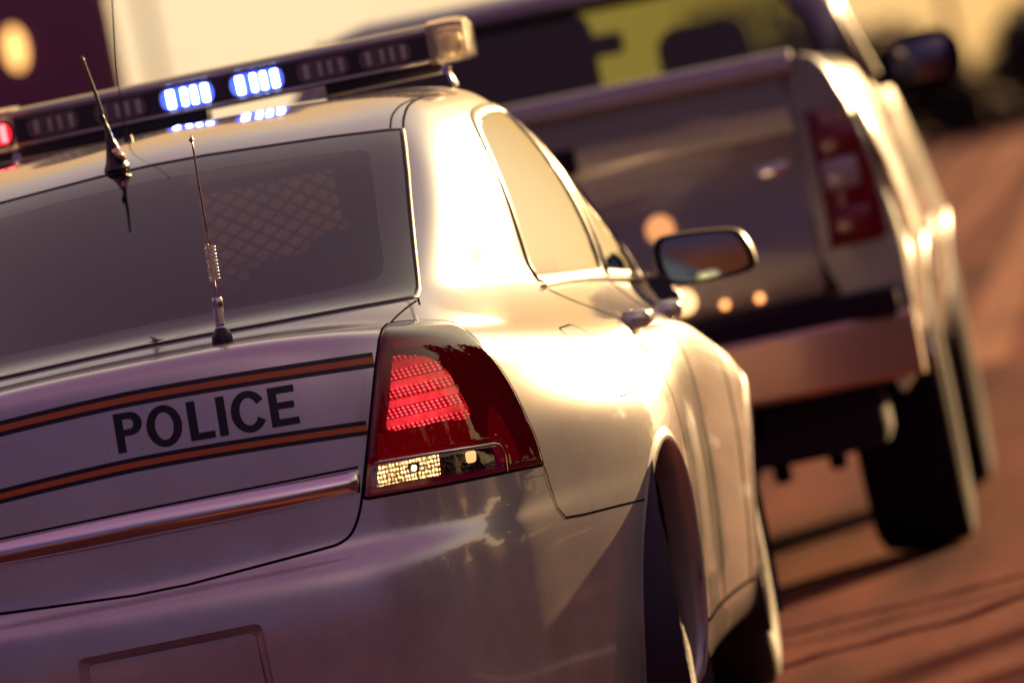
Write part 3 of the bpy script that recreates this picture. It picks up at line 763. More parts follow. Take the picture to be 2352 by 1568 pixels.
def pback(name, poly, off, m, parent, step=8, edge=None):
    return patch(name, poly, hit_px, m, parent, step=step, off=off, edge=edge)
tl = patch('tail_lamp', tail_px, hit_px, LAMPIN, car, step=12, off=-.034, edge=16)
red_px = [p for p in tail_px[:-10]]
red_px = [tuple(p) for p in crom(c5([(232, 215), (290, 170), (480, 150), (690, 152), (790, 182), (900, 260), (1000, 360), (1080, 460), (1160, 575), (1240, 720), (1320, 885), (1385, 1040), (1440, 1225)]), 5)] + c5([(1440, 1240), (1290, 1270), (1160, 1290), (1142, 1160), (1105, 1090), (1060, 1084), (640, 1148), (190, 1222), (112, 1240), (108, 1225), (135, 930), (175, 520), (205, 300)])
clr_px = c5([(1156, 1291), (1000, 1330), (700, 1390), (400, 1443), (120, 1493), (86, 1486), (92, 1425), (110, 1244), (190, 1226), (640, 1152), (1060, 1088), (1102, 1094), (1138, 1162)])
L1 = patch('lens', red_px, hit_px, REDLENS, tl, step=9, off=.005, edge=11)
L2 = patch('lens', clr_px, hit_px, CLEARLENS, tl, step=8, off=.005, edge=9)
L1['label'] = 'red upper lens of the tail lamp'; L2['label'] = 'clear lower lens of the tail lamp'
pback('brake_lamp', crom(c5([(362, 372), (470, 362), (575, 365), (675, 398), (770, 478), (810, 520), (850, 600), (905, 690), (962, 800), (955, 862), (830, 878), (690, 895), (600, 925), (480, 940), (300, 968), (318, 800), (335, 620), (345, 540), (352, 440)]), 2, True), -.024, BRAKE, tl, 10)
pback('lower_reflector', c5([(300, 985), (600, 935), (950, 875), (1000, 1070), (640, 1130), (210, 1205), (215, 1000)]), -.020, DULLRED, tl, 12)
pback('upper_reflector', crom(c5([(330, 245), (480, 220), (660, 225), (700, 262), (560, 290), (365, 320), (345, 290)]), 3, True), -.018, DULLRED, tl, 10)
pback('side_reflector', c5([(1100, 760), (1190, 840), (1290, 1040), (1340, 1180), (1180, 1215), (1090, 1010)]), -.020, DULLRED, tl, 12)
pback('reverse_lamp', roundpoly(c5([(215, 1238), (440, 1196), (690, 1152), (704, 1310), (450, 1352), (202, 1406)]), 5, 4), -.014, REVERSE, tl, 8)
BULB = mat('lamp_bulb', (.9, .7, .4), .1, emit=(1, .8, .4), estr=1.8)
pback('bulb_socket', roundpoly(c5([(435, 1225), (525, 1210), (535, 1285), (445, 1300)]), 8, 4), -.010, SMOKE, tl, 6)
pback('bulb', roundpoly(c5([(455, 1242), (500, 1235), (500, 1282), (460, 1290)]), 6, 4), -.006, BULB, tl, 5)
pback('turn_lamp', roundpoly(c5([(712, 1152), (900, 1122), (1080, 1098), (1110, 1120), (1138, 1235), (1100, 1250), (716, 1308)]), [2, 2, 8, 6, 6, 4, 3], 4), -.014, SMOKE, tl, 8)
pback('bulb', roundpoly(c5([(880, 1135), (965, 1120), (970, 1210), (895, 1225)]), 8, 4), -.010, mat('amber_bulb_glow', (.8, .55, .25), .15, metal=.6, emit=(1, .62, .25), estr=.5), tl, 6)
pback('side_trim', c5([(165, 1255), (195, 1250), (170, 1400), (150, 1405)]), -.004, CHROME, tl, 5)
o = ribbon('divider', c5([(195, 1221), (640, 1149), (1060, 1085), (1105, 1093), (1142, 1165), (1158, 1290)]), hit_px, .004, CHROME, tl, off=.0045, step=5, smooth_line=False, prof=((-.5, 0), (0, .0015), (.5, 0)))
ribbon('seal', tail_px, hit_px, .006, GAP, tl, off=.0004, closed=True, step=5, smooth_line=False)
sur = patch('lamp_surround', grow(tail_px, 22) if True else 0, hit_px, PAINT, car, step=9, off=.0003, holes=[tail_px])
tlm = mirror_copy(tl, car); mirror_copy(sur, car)
for ch in list(tl.children): mirror_copy(ch, tlm)

# ------------------------------------------------------------------ chrome strip, stripes, lettering on the boot lid
def zat(px): return float(hit_px(px)[0][2])
ctop = [(.0, .8215), (.138, .8200), (.25, .8185), (.33, .8175), (.404, .8165)]
cbot = [(.0, .7710), (.138, .7705), (.25, .7715), (.33, .7730), (.3985, .7750)]
bm = bmesh.new(); rows = []
xs = np.concatenate([-np.linspace(.404, .01, 34), [0], np.linspace(.01, .404, 34)])
for x in xs:
    ax = abs(x); zt = np.interp(ax, [p[0] for p in ctop], [p[1] for p in ctop]); zb = np.interp(ax, [p[0] for p in ctop], [p[1] for p in cbot])
    row = []
    for k in range(13):
        t = k/12; z = zt+(zb-zt)*t; h = hit_rear((x*(1-.014*t), z)); s = math.sin(math.pi*t)
        endf = min(1, (.404-ax)/.012+.25)
        row.append(bm.verts.new(h[0]+h[1]*(.0005+.014*(s**.8)*endf)))
    rows.append(row)
for a_, b_ in zip(rows[:-1], rows[1:]):
    for k in range(12): bm.faces.new((a_[k], a_[k+1], b_[k+1], b_[k]))
bm.faces.new(rows[0]); bm.faces.new(rows[-1])
bmo('chrome_strip', bm, CHROME, car)
gap('panel_gap', [(-.404, .8225), (-.2, .8245), (0, .8255), (.2, .8245), (.404, .8225)], hit_rear, w=.004, step=.02)

def stripe(z0c, z0r, xr, th):
    # three bands: black, orange, black; from the lid's one edge to the other
    xs = np.linspace(-xr, xr, 61); bm = bmesh.new(); fr = [0, .30, .70, 1.0]; rows = []
    for x in xs:
        zt = z0c+(z0r-z0c)*abs(x/xr)**1.6; row = []
        for f in fr:
            h = hit_rear((x, zt-th*f)); row.append(bm.verts.new(h[0]+h[1]*.0007))
        rows.append(row)
    for a_, b_ in zip(rows[:-1], rows[1:]):
        for k in range(3):
            fc = bm.faces.new((a_[k], a_[k+1], b_[k+1], b_[k])); fc.material_index = 1 if k == 1 else 0
    bmo('stripe', bm, [VINYL, ORANGE], car)
stripe(1.0465, 1.0265, .467, .0285)
stripe(.9235, .9045, .4335, .0270)

def arc(cx_, cy_, rx, ry, a0, a1, n=14):
    return [(cx_+rx*math.cos(R(a)), cy_+ry*math.sin(R(a))) for a in np.linspace(a0, a1, n)]
LT = []                                                               # (outline, holes), letter space: 183 high, 830 wide
LT.append(([(0, 0), (0, 183)] + [(66, 183)] + arc(72, 129, 54, 54, 90, -90) + [(39, 75), (39, 0)], [[(39, 105), (39, 152), (66, 152)] + arc(66, 128.5, 21, 23.5, 85, -85, 9) + [(66, 105)]]))
LT.append((arc(224, 91.5, 81, 97, 0, 345, 40), [arc(224, 91.5, 42, 64, 0, 342, 30)]))
LT.append(([(334, 0), (334, 183), (374, 183), (374, 33), (448, 33), (448, 0)], []))
LT.append(([(468, 0), (468, 183), (508, 183), (508, 0)], []))
LT.append((arc(612, 91.5, 82, 97, 30, 330, 36) + [(648, 64)] + arc(612, 91.5, 42, 64, 322, 38, 26) + [(650, 120)], []))
LT.append(([(706, 0), (706, 183), (828, 183), (828, 150), (745, 150), (745, 110), (820, 110), (820, 78), (745, 78), (745, 33), (834, 33), (834, 0)], []))
def lmap(P):
    return np.array([(272.7+x/830*415.3-y/183*14.5, 1041.7-x/830*70-y/183*90) for x, y in P])
bmL = bmesh.new()
for ol, hs in LT:
    o = patch('lettering', lmap(ol), hit_px, None, None, step=3.2, off=.0007, holes=[lmap(h) for h in hs])
    bmL.from_mesh(o.data); me_ = o.data; bpy.data.objects.remove(o); bpy.data.meshes.remove(me_)
bmo('lettering', bmL, VINYL, car, recalc=False)['label'] = 'black POLICE lettering between the two orange stripes'

# ------------------------------------------------------------------ door handles and mirrors
def handle(y0, zc, dd):
    h0 = hit_side((y0, zc))[0]; x = h0[0]
    bm = bmesh.new()
    pts, rd = [], []
    for t in np.linspace(0, 1, 15):
        y = y0+.20*t; xx = hit_side((y, zc))[0][0]
        b = .040*min(1, math.sin(math.pi*min(max(t, .02), .98))*2.2)
        pts.append((xx-.006+b, y, zc)); 
    for t, p in zip(np.linspace(0, 1, 15), pts): rd.append(.016)
    add_tube(bm, pts, rd, 14)
    for v in bm.verts: v.co.z = zc+(v.co.z-zc)*1.25
    o = bmo('door_handle', bm, PAINT, dd)
    bm = bmesh.new()
    pocket = patch('handle_cup', roundpoly([(y0+.03, zc-.022), (y0+.17, zc-.022), (y0+.17, zc+.026), (y0+.03, zc+.026)], .02, 4), hit_side, TRIM, o, step=.012, off=.0008)
    return o
for y0, zc, d1, d2 in ((1.84, .955, dr, drl), (2.92, .94, df, dfl)):
    h = handle(y0, zc, d1); hm = mirror_copy(h, d2)
    for ch in list(h.children): mirror_copy(ch, hm)

MY = 3.50
def mp(px, y=MY): return at_y(px[0], px[1], y)
mo = crom([(1503, 598), (1500, 566), (1512, 546), (1545, 537), (1610, 528), (1680, 524), (1706, 535), (1727, 566), (1738, 600), (1728, 618), (1690, 632), (1630, 646), (1570, 657), (1530, 652), (1516, 634)], 4, True)
mc = np.mean(mo, 0)
bm = bmesh.new(); prev = None; rings = []
for s, dy in ((.93, -.012), (.985, -.010), (1.0, .0), (1.01, .02), (.98, .055), (.86, .095), (.6, .12), (.25, .132)):
    rings.append([bm.verts.new(mp(mc+(q-mc)*s)+Vector((0, dy, 0))) for q in mo])
for a_, b_ in zip(rings[:-1], rings[1:]):
    for i in range(len(a_)): bm.faces.new((a_[i], a_[(i+1) % len(a_)], b_[(i+1) % len(a_)], b_[i]))
bm.faces.new(rings[-1])
back = [bm.verts.new(mp(mc+(q-mc)*.90)+Vector((0, .012, 0))) for q in mo]
for i in range(len(back)): bm.faces.new((rings[0][i], rings[0][(i+1) % len(back)], back[(i+1) % len(back)], back[i]))
bm.faces.new(back)
mir = bmo('side_mirror', bm, TRIM, car, sharp=50)
MGL = mat('mirror_glass', (.50, .74, .60), .01, metal=1.0)
bm = bmesh.new(); tilt = .0
g_ = [bm.verts.new(mp(mc+(q-mc)*.84)+Vector((0, .004, 0))) for q in mo]; bm.faces.new(g_)
mg = bmo('mirror_glass', bm, MGL, mir, smooth=False)
# foot joining the mirror to the door
bm = bmesh.new()
fpts = [[(1478, 628), (1497, 640), (1505, 640), (1518, 622), (1530, 640), (1540, 662), (1560, 672), (1568, 700), (1545, 705), (1515, 690), (1492, 660)]]
r1 = [bm.verts.new(mp(q, 3.47)) for q in fpts[0]]; r2 = [bm.verts.new(mp(q, 3.47)+Vector((0, .10, 0))) for q in fpts[0]]
bm.faces.new(r1); bm.faces.new(r2)
for i in range(len(r1)): bm.faces.new((r1[i], r1[(i+1) % len(r1)], r2[(i+1) % len(r1)], r2[i]))
bmesh.ops.bevel(bm, geom=list(bm.edges), offset=.004, segments=2, affect='EDGES')
bmo('mirror_foot', bm, TRIM, mir, sharp=50)
mm = mirror_copy(mir, car)
for ch in list(mir.children): mirror_copy(ch, mm)

# ------------------------------------------------------------------ roof light bar
LBY = 2.50
BARB = mat('light_bar_housing', (.028, .018, .026), .22, coat=.5)
BARDOME = glass_mat('light_bar_cover', (.55, .50, .52), .06, .95, (.04, .03, .035), 1.6)
bl, br = at_y(-55, 314, LBY), at_y(1000, 113, LBY)
zc_ = at_y(510, 205, LBY).z; xl, xr_ = bl.x, at_y(1075, 108, LBY).x
xm = (xl+xr_)/2; hw = (xr_-xl)/2
ztop = zc_+.041; zbot = zc_-.036
bm = bmesh.new(); capw = .085
prof = [(LBY+.012, zbot), (LBY+.0, zbot+.012), (LBY-.0, ztop-.016), (LBY+.018, ztop), (LBY+.14, ztop+.010), (LBY+.262, ztop), (LBY+.28, ztop-.016), (LBY+.28, zbot+.012), (LBY+.268, zbot)]
def xsec(x, s=1.0, zo=0): return [bm.verts.new((x, LBY+.14+(y-LBY-.14)*s, zc_+(z-zc_)*s+zo)) for y, z in prof]
secs = [xsec(x) for x in np.linspace(xm-hw+capw, xm+hw-capw, 13)]
for a_, b_ in zip(secs[:-1], secs[1:]):
    for i in range(len(prof)): bm.faces.new((a_[i], a_[(i+1) % len(prof)], b_[(i+1) % len(prof)], b_[i]))
bm.faces.new(secs[0]); bm.faces.new(secs[-1])
bar = bmo('light_bar', bm, BARB, car, sharp=40)
bm = bmesh.new()                                                       # light metal edge along the top and foot
for zz, yy in ((ztop-.006, LBY-.001), (zbot+.006, LBY-.001)):
    add_tube(bm, [(x, yy, zz) for x in np.linspace(xm-hw+capw, xm+hw-capw, 8)], .0035, 8)
bmo('edge_rail', bm, mat('edge_rail_metal', (.45, .40, .40), .3, metal=.8), bar)
CAPM = bpy.data.materials.new('clear_cap'); CAPM.use_nodes = True
_b = CAPM.node_tree.nodes['Principled BSDF']; _b.inputs['Base Color'].default_value = (.95, .86, .66, 1); _b.inputs['Roughness'].default_value = .12
_b.inputs['Transmission Weight'].default_value = .75; _b.inputs['IOR'].default_value = 1.25; _b.inputs['Coat Weight'].default_value = .5
CAPIN = mat('cap_reflector', (.9, .82, .62), .18, metal=.7)
LEDB = mat('lit_blue_led', (.3, .5, 1), .3, emit=(.45, .62, 1.0), estr=8)
HALOB = mat('blue_reflector', (.03, .06, .6), .25, emit=(.04, .07, 1.0), estr=.9)
LEDR = mat('lit_red_led', (1, .1, .1), .3, emit=(1.0, .08, .08), estr=2.6)
HALOR = mat('red_reflector', (.5, .01, .02), .25, emit=(1.0, .01, .03), estr=.6)
OFFR = mat('unlit_reflector', (.16, .12, .12), .3, metal=.4)
OFFL = mat('unlit_led', (.40, .34, .30), .3)
for s in (-1, 1):
    bm = bmesh.new(); rows = []
    for x, sc in ((hw-capw, 1.10), (hw-capw*.6, 1.12), (hw-.02, 1.08), (hw-.004, .98), (hw, .80)):
        row = []
        for y, z in prof:
            cyy = LBY+.14; row.append(bm.verts.new((xm+s*x, cyy+(y-cyy)*(1.0 if x < hw-.03 else sc*.98), zc_+(z-zc_)*sc)))
        rows.append(row)
    for a_, b_ in zip(rows[:-1], rows[1:]):
        for i in range(len(prof)): bm.faces.new((a_[i], a_[(i+1) % len(prof)], b_[(i+1) % len(prof)], b_[i]))
    bm.faces.new(rows[0]); bm.faces.new(rows[-1])
    c = bmo('end_cap', bm, CAPM, bar, sharp=35)
    bm = bmesh.new(); add_box(bm, (xm+s*(hw-.045), LBY+.05, zc_), (.055, .05, .05), .012)
    add_cyl(bm, (xm+s*(hw-.045), LBY+.02, zc_), (xm+s*(hw-.045), LBY+.03, zc_), .02, n=16)
    bmo('cap_lamp', bm, CAPIN, c, sharp=35)
# seven modules face the rear
mods = [(-35+0, 'r'), (120, 'o'), (275, 'o'), (430, 'b'), (590, 'b'), (742, 'o'), (885, 'o')]
for pxc, kd in mods:
    pyc = 205-(pxc-510)*.1905
    cxm = at_y(pxc, pyc, LBY).x
    w2, h2 = .0635, .027
    ol = roundpoly([(-w2, -h2), (w2, -h2), (w2, h2), (-w2, h2)], .026, 6)
    bm = bmesh.new()
    r1 = [bm.verts.new((cxm+x, LBY-.0035, zc_+z)) for x, z in ol]; r2 = [bm.verts.new((cxm+x*.93, LBY-.0035, zc_+z*.88)) for x, z in ol]
    r3 = [bm.verts.new((cxm+x*.90, LBY-.001, zc_+z*.84)) for x, z in ol]; r0 = [bm.verts.new((cxm+x*1.02, LBY+.001, zc_+z*1.03)) for x, z in ol]
    for q1, q2 in ((r0, r1), (r1, r2), (r2, r3)):
        for i in range(len(ol)): bm.faces.new((q1[i], q1[(i+1) % len(ol)], q2[(i+1) % len(ol)], q2[i]))
    ring_m = {'b': BARB, 'r': BARB, 'o': BARB}[kd]
    mo_ = bmo('light_module', bm, ring_m, bar, sharp=40)
    bm = bmesh.new(); f = [bm.verts.new((cxm+x*.90, LBY-.0012, zc_+z*.84)) for x, z in ol]; bm.faces.new(f)
    bmo('reflector', bm, {'b': HALOB, 'r': HALOR, 'o': OFFR}[kd], mo_, smooth=False)
    bm = bmesh.new()
    for k, (dx, ww) in enumerate(((-.036, .0155), (-.006, .0115), (.016, .0115), (.0405, .014))):
        if kd == 'o': ww *= .8
        add_box(bm, (cxm+dx, LBY-.004, zc_), (ww, .004, .038 if kd != 'o' else .03), .0016)
    bmo('led_lamp', bm, {'b': LEDB, 'r': LEDR, 'o': OFFL}[kd], mo_, sharp=40)
# what carries it: a plate across the roof and two straps hooked to the roof's edge
bm = bmesh.new()
rz = hit_top((xm, 2.64))[0][2]
add_box(bm, (xm-.30, LBY+.15, (zbot+rz)/2+.012), (.50, .10, zbot-rz+.01), .006)
bmo('mounting_plate', bm, BARB, bar, sharp=40)
bm = bmesh.new(); add_box(bm, (xm+.34, LBY+.16, (zbot+rz)/2+.008), (.26, .12, zbot-rz+.0), .008); bmo('mounting_plate', bm, BARB, bar, sharp=40)
for s in (-1, 1):
    bm = bmesh.new()
    p0 = at_y(1022, 158, LBY+.1); p1 = at_y(1052, 205, LBY+.1)
    x0 = xm+s*(p0.x-xm); x1 = xm+s*(p1.x-xm); xh = s*.60
    hz = hit_side((LBY+.12, 1.49))
    add_box(bm, ((x0+x1)/2, LBY+.12, (p0.z+p1.z)/2), (abs(x1-x0)+.02, .05, .009), .003, rot=Matrix.Rotation(s*math.atan2(abs(p0.z-p1.z), abs(x1-x0)), 4, 'Y'))
    add_box(bm, (x1+s*.012, LBY+.12, p1.z-.020), (.03, .045, .008), .003, rot=Matrix.Rotation(s*R(62), 4, 'Y'))
    add_cyl(bm, (x0, LBY+.095, p0.z-.002), (x0, LBY+.15, p0.z-.002), .010, n=14)
    bmo('mounting_strap', bm, CHROME, bar, sharp=40)

# ------------------------------------------------------------------ aerials
BRASS = mat('aerial_metal', (.85, .62, .38), .15, metal=1.0)
AERB = mat('aerial_plastic', (.014, .010, .018), .35)
# fin aerial on the back of the roof
b0 = hit_px((268, 387)); By = float(b0[0][1]); Bz = float(b0[0][2])
def rp_(q, y=By): return at_y(q[0], q[1], y)
def cone_between(bm, pa, pb, ra, rb, n=20): add_cyl(bm, pa, pb, ra, rb, n)
a3 = empty('roof_aerial', (0, 0, 0)); bpy.data.objects.remove(a3)
bm = bmesh.new()
base = [(239, 391), (300, 379)]
c0 = (rp_(base[0])+rp_(base[1]))/2; rad = (rp_(base[0])-rp_(base[1])).length/2
apx = rp_((243, 292))
ringz = []
for t, k in ((0, 1.0), (.06, .95), (.18, .74), (.35, .56), (.55, .40), (.75, .27), (.92, .18), (1.0, .10)):
    c = Vector(c0).lerp(apx, t); c.z -= .004
    ringz.append([bm.verts.new(c+Vector((rad*k*math.cos(a), rad*k*1.7*math.sin(a), 0))) for a in np.linspace(0, 2*math.pi, 24, endpoint=False)])
for a_, b_ in zip(ringz[:-1], ringz[1:]):
    for i in range(24): bm.faces.new((a_[i], a_[(i+1) % 24], b_[(i+1) % 24], b_[i]))
bm.faces.new(ringz[-1]); bm.faces.new(ringz[0])
ra = bmo('roof_aerial', bm, AERB, car, sharp=60)
wp = crom([(272, 346), (258, 322), (250, 300), (240, 277), (233, 252), (222, 218), (205, 172), (190, 130)], 5)
bm = bmesh.new(); add_tube(bm, [rp_(q)-Vector((0, .015, 0)) for q in wp], list(np.linspace(.0062, .0026, len(wp))), 10)
bmo('whip', bm, mat('whip_coating', (.03, .02, .035), .18, coat=1.0), ra)
bm = bmesh.new(); add_tube(bm, [rp_(q)-Vector((0, .03, 0)) for q in ((290, 371), (266, 342))], .0075, 14)
bmo('ferrule', bm, BRASS, ra)
bm = bmesh.new(); add_tube(bm, [rp_(q)-Vector((0, .018, 0)) for q in ((240, 280), (233, 262))], .0055, 12)
bmo('collar', bm, AERB, ra)
# thin whip with its bolted foot further forward
bm = bmesh.new(); yb_ = 1.75
q0 = at_y(297, 333, yb_); add_cyl(bm, q0-Vector((0, 0, .012)), q0+Vector((0, 0, .004)), .028, n=20); add_cyl(bm, q0, q0+Vector((0, 0, .02)), .012, .008, n=16)
for dx in (-.03, .03): add_cyl(bm, q0+Vector((dx, -.01, -.012)), q0+Vector((dx, -.01, .006)), .009, n=8)
w2_ = bmo('whip_aerial', bm, MESHM, car, sharp=40)
bm = bmesh.new(); add_tube(bm, [at_y(x, y, yb_) for x, y in ((296, 325), (286, 290), (276, 225), (268, 150), (262, 60), (258, 0), (254, -90), (250, -180))], .0014, 6)
bmo('whip', bm, AERB, w2_)
# spring aerial on the boot lid
b1 = hit_px((512, 787)); Ty = float(b1[0][1])
def tp(q): return at_y(q[0], q[1], Ty)
bm = bmesh.new(); c0 = Vector(b1[0]); rr = (tp((488, 770))-tp((537, 762))).length/2
axis = (tp((497, 690))-tp((511, 775))).normalized()
rg = []
for hgt, k in ((-.004, 1.0), (.004, 1.0), (.012, .96), (.020, .80), (.026, .58), (.031, .42), (.034, .38)):
    rg.append([bm.verts.new(c0+axis*hgt+Vector((rr*k*math.cos(a), rr*k*math.sin(a), 0))) for a in np.linspace(0, 2*math.pi, 24, endpoint=False)])
for a_, b_ in zip(rg[:-1], rg[1:]):
    for i in range(24): bm.faces.new((a_[i], a_[(i+1) % 24], b_[(i+1) % 24], b_[i]))
bm.faces.new(rg[-1]); bm.faces.new(rg[0])
ta = bmo('boot_aerial', bm, AERB, car, sharp=60)
bm = bmesh.new(); A, B = tp((507, 755)), tp((497, 683)); n_ = 60; pts, rd = [], []
for i in range(n_+1):
    t = i/n_; pts.append(A.lerp(B, t)); base_r = .0095+.0015*(t < .06)
    if .18 < t < .66: rd.append(base_r+.0012*math.sin(i*2.1))
    elif t >= .66: rd.append(.0112-.0028*max(0, (t-.8)/.2)**2)
    else: rd.append(base_r-.0005)
add_tube(bm, pts, rd, 18); bmo('barrel', bm, mat('barrel_metal', (.55, .52, .50), .2, metal=1), ta)
bm = bmesh.new(); A, B = tp((493, 646)), tp((480, 562)); ax_ = (B-A).normalized(); s1 = Vector((0, 1, 0)); s2 = ax_.cross(s1).normalized(); s1 = s2.cross(ax_)
pts = [A.lerp(B, i/220)+(s1*math.cos(i/220*2*math.pi*10.5)+s2*math.sin(i/220*2*math.pi*10.5))*.0098 for i in range(221)]
add_tube(bm, pts, .0017, 7); bmo('spring', bm, mat('spring_steel', (.55, .48, .42), .22, metal=1), ta)
bm = bmesh.new(); add_tube(bm, [tp((497, 684)), tp((493, 646))], .0016, 7); add_tube(bm, [tp(q) for q in ((480, 563), (470, 500), (456, 420), (445, 350), (439, 312))], .0019, 8)
bmesh.ops.create_uvsphere(bm, u_segments=12, v_segments=8, radius=.0045, matrix=Matrix.Translation(tp((439, 322))))
bmo('whip', bm, mat('whip_metal', (.35, .2, .16), .3, metal=.8), ta)

# ------------------------------------------------------------------ cabin seen through the glass
bm = bmesh.new(); add_box(bm, (0, 1.08, 1.10), (.94, .56, .02), .004)
bmo('parcel_shelf', bm, CABIN, car, sharp=40)
bm = bmesh.new()
for v in ((-.54, 1.36), (.54, 1.36)): pass
add_box(bm, (0, 2.2, 1.478), (.92, 1.1, .012)); add_box(bm, (0, 1.5, .85), (1.2, .5, .5), .05); add_box(bm, (0, 2.6, .55), (1.5, 2.6, .05))
bmo('headlining', bm, CABIN, car, sharp=40)
bm = bmesh.new(); add_box(bm, (0, 3.75, .96), (1.30, .40, .12), .03); bmo('dashboard', bm, CABIN, car, sharp=40)
for s in (-1, 1):
    bm = bmesh.new()
    add_box(bm, (s*.37, 1.42, 1.06), (.50, .14, .34), .05, rot=Matrix.Rotation(R(-14), 4, 'X'))
    bmo('rear_seat', bm, CABIN, car, sharp=50)
    bm = bmesh.new()
    add_box(bm, (s*.37, 2.62, .95), (.48, .15, .62), .05, rot=Matrix.Rotation(R(-12), 4, 'X')); add_box(bm, (s*.37, 2.66, .60), (.48, .5, .16), .05)
    st = bmo('front_seat', bm, CABIN, car, sharp=50)
    bm = bmesh.new(); add_box(bm, (s*.37, 2.50, 1.335), (.26, .10, .17), .045, 3); bmo('headrest', bm, CABIN, st, sharp=50)
# prisoner partition of diamond mesh in a frame
bm = bmesh.new(); py_ = 2.22
def strut(a, b, w=.0035):
    add_tube(bm, [a, b], w, 5)
x0_, x1_, z0_, z1_ = -.04, .36, 1.00, 1.40
pw, ph = .050, .034
for fam in (1, -1):
    k = -30
    while k < 40:
        pts = []
        # line z = z0 + fam*(x-x0)*ph/pw + k*ph
        xs_ = np.linspace(x0_, x1_, 60); zs_ = z0_+fam*(xs_-x0_)*ph/pw+k*ph
        m_ = (zs_ >= z0_) & (zs_ <= z1_)
        if m_.sum() > 2:
            xa, xb = xs_[m_][0], xs_[m_][-1]; za, zb = zs_[m_][0], zs_[m_][-1]
            strut((xa, py_, za), (xb, py_, zb))
        k += 1
part = bmo('mesh_partition', bm, MESHM, car)
bm = bmesh.new()
for a, b in (((x0_, z0_), (x1_, z0_)), ((x1_, z0_), (x1_, z1_)), ((x1_, z1_), (x0_, z1_)), ((x0_, z1_), (x0_, z0_))):
    add_tube(bm, [(a[0], py_, a[1]), (b[0], py_, b[1])], .012, 8)
add_box(bm, (-.29, py_, 1.2), (.50, .012, .5), .003); add_box(bm, (.475, py_, 1.2), (.13, .012, .44), .003)
add_box(bm, (0, py_, .9), (1.1, .012, .26), .003)
bmo('partition_frame', bm, CABIN, part, sharp=40)

# ------------------------------------------------------------------ pickup truck ahead
TX, TY = .29, 7.8
TPAINT = mat('silver_grey_paint', (.21, .19, .205), .33, metal=.6, coat=1.0, coat_rough=.04)
TGLASS = glass_mat('pickup_window_glass', (.55, .55, .42), .03, .85, (.02, .016, .02), 1.2)
TWS = glass_mat('pickup_windscreen_glass', (.50, .56, .17), .03, .98, (.02, .02, .01), .8)
TTYRE = mat('pickup_tyre_rubber', (.012, .008, .014), .95, spec=.1)
DARKP = mat('dark_plastic', (.016, .009, .022), .85, spec=.15)  # violet tint painted in for the veil over dark areas
truck = empty('pickup_truck', (TX, TY, 0)); setp(truck, 'silver grey pickup truck driving just ahead of the police car', 'pickup truck')
def flare(y, z): return .035*math.exp(-((y-1.2)/.42)**2)*max(0, 1-abs(z-.85)/.38) + .03*math.exp(-((y-4.55)/.45)**2)*max(0, 1-abs(z-.85)/.38)
sec = [(.90, .50), (.955, .56), (.97, .66), (.975, .80), (.975, .92), (.965, 1.02), (.955, 1.10), (.935, 1.20), (.905, 1.32), (.87, 1.41), (.835, 1.455), (.80, 1.470), (.765, 1.465), (.755, 1.44), (.755, .9)]
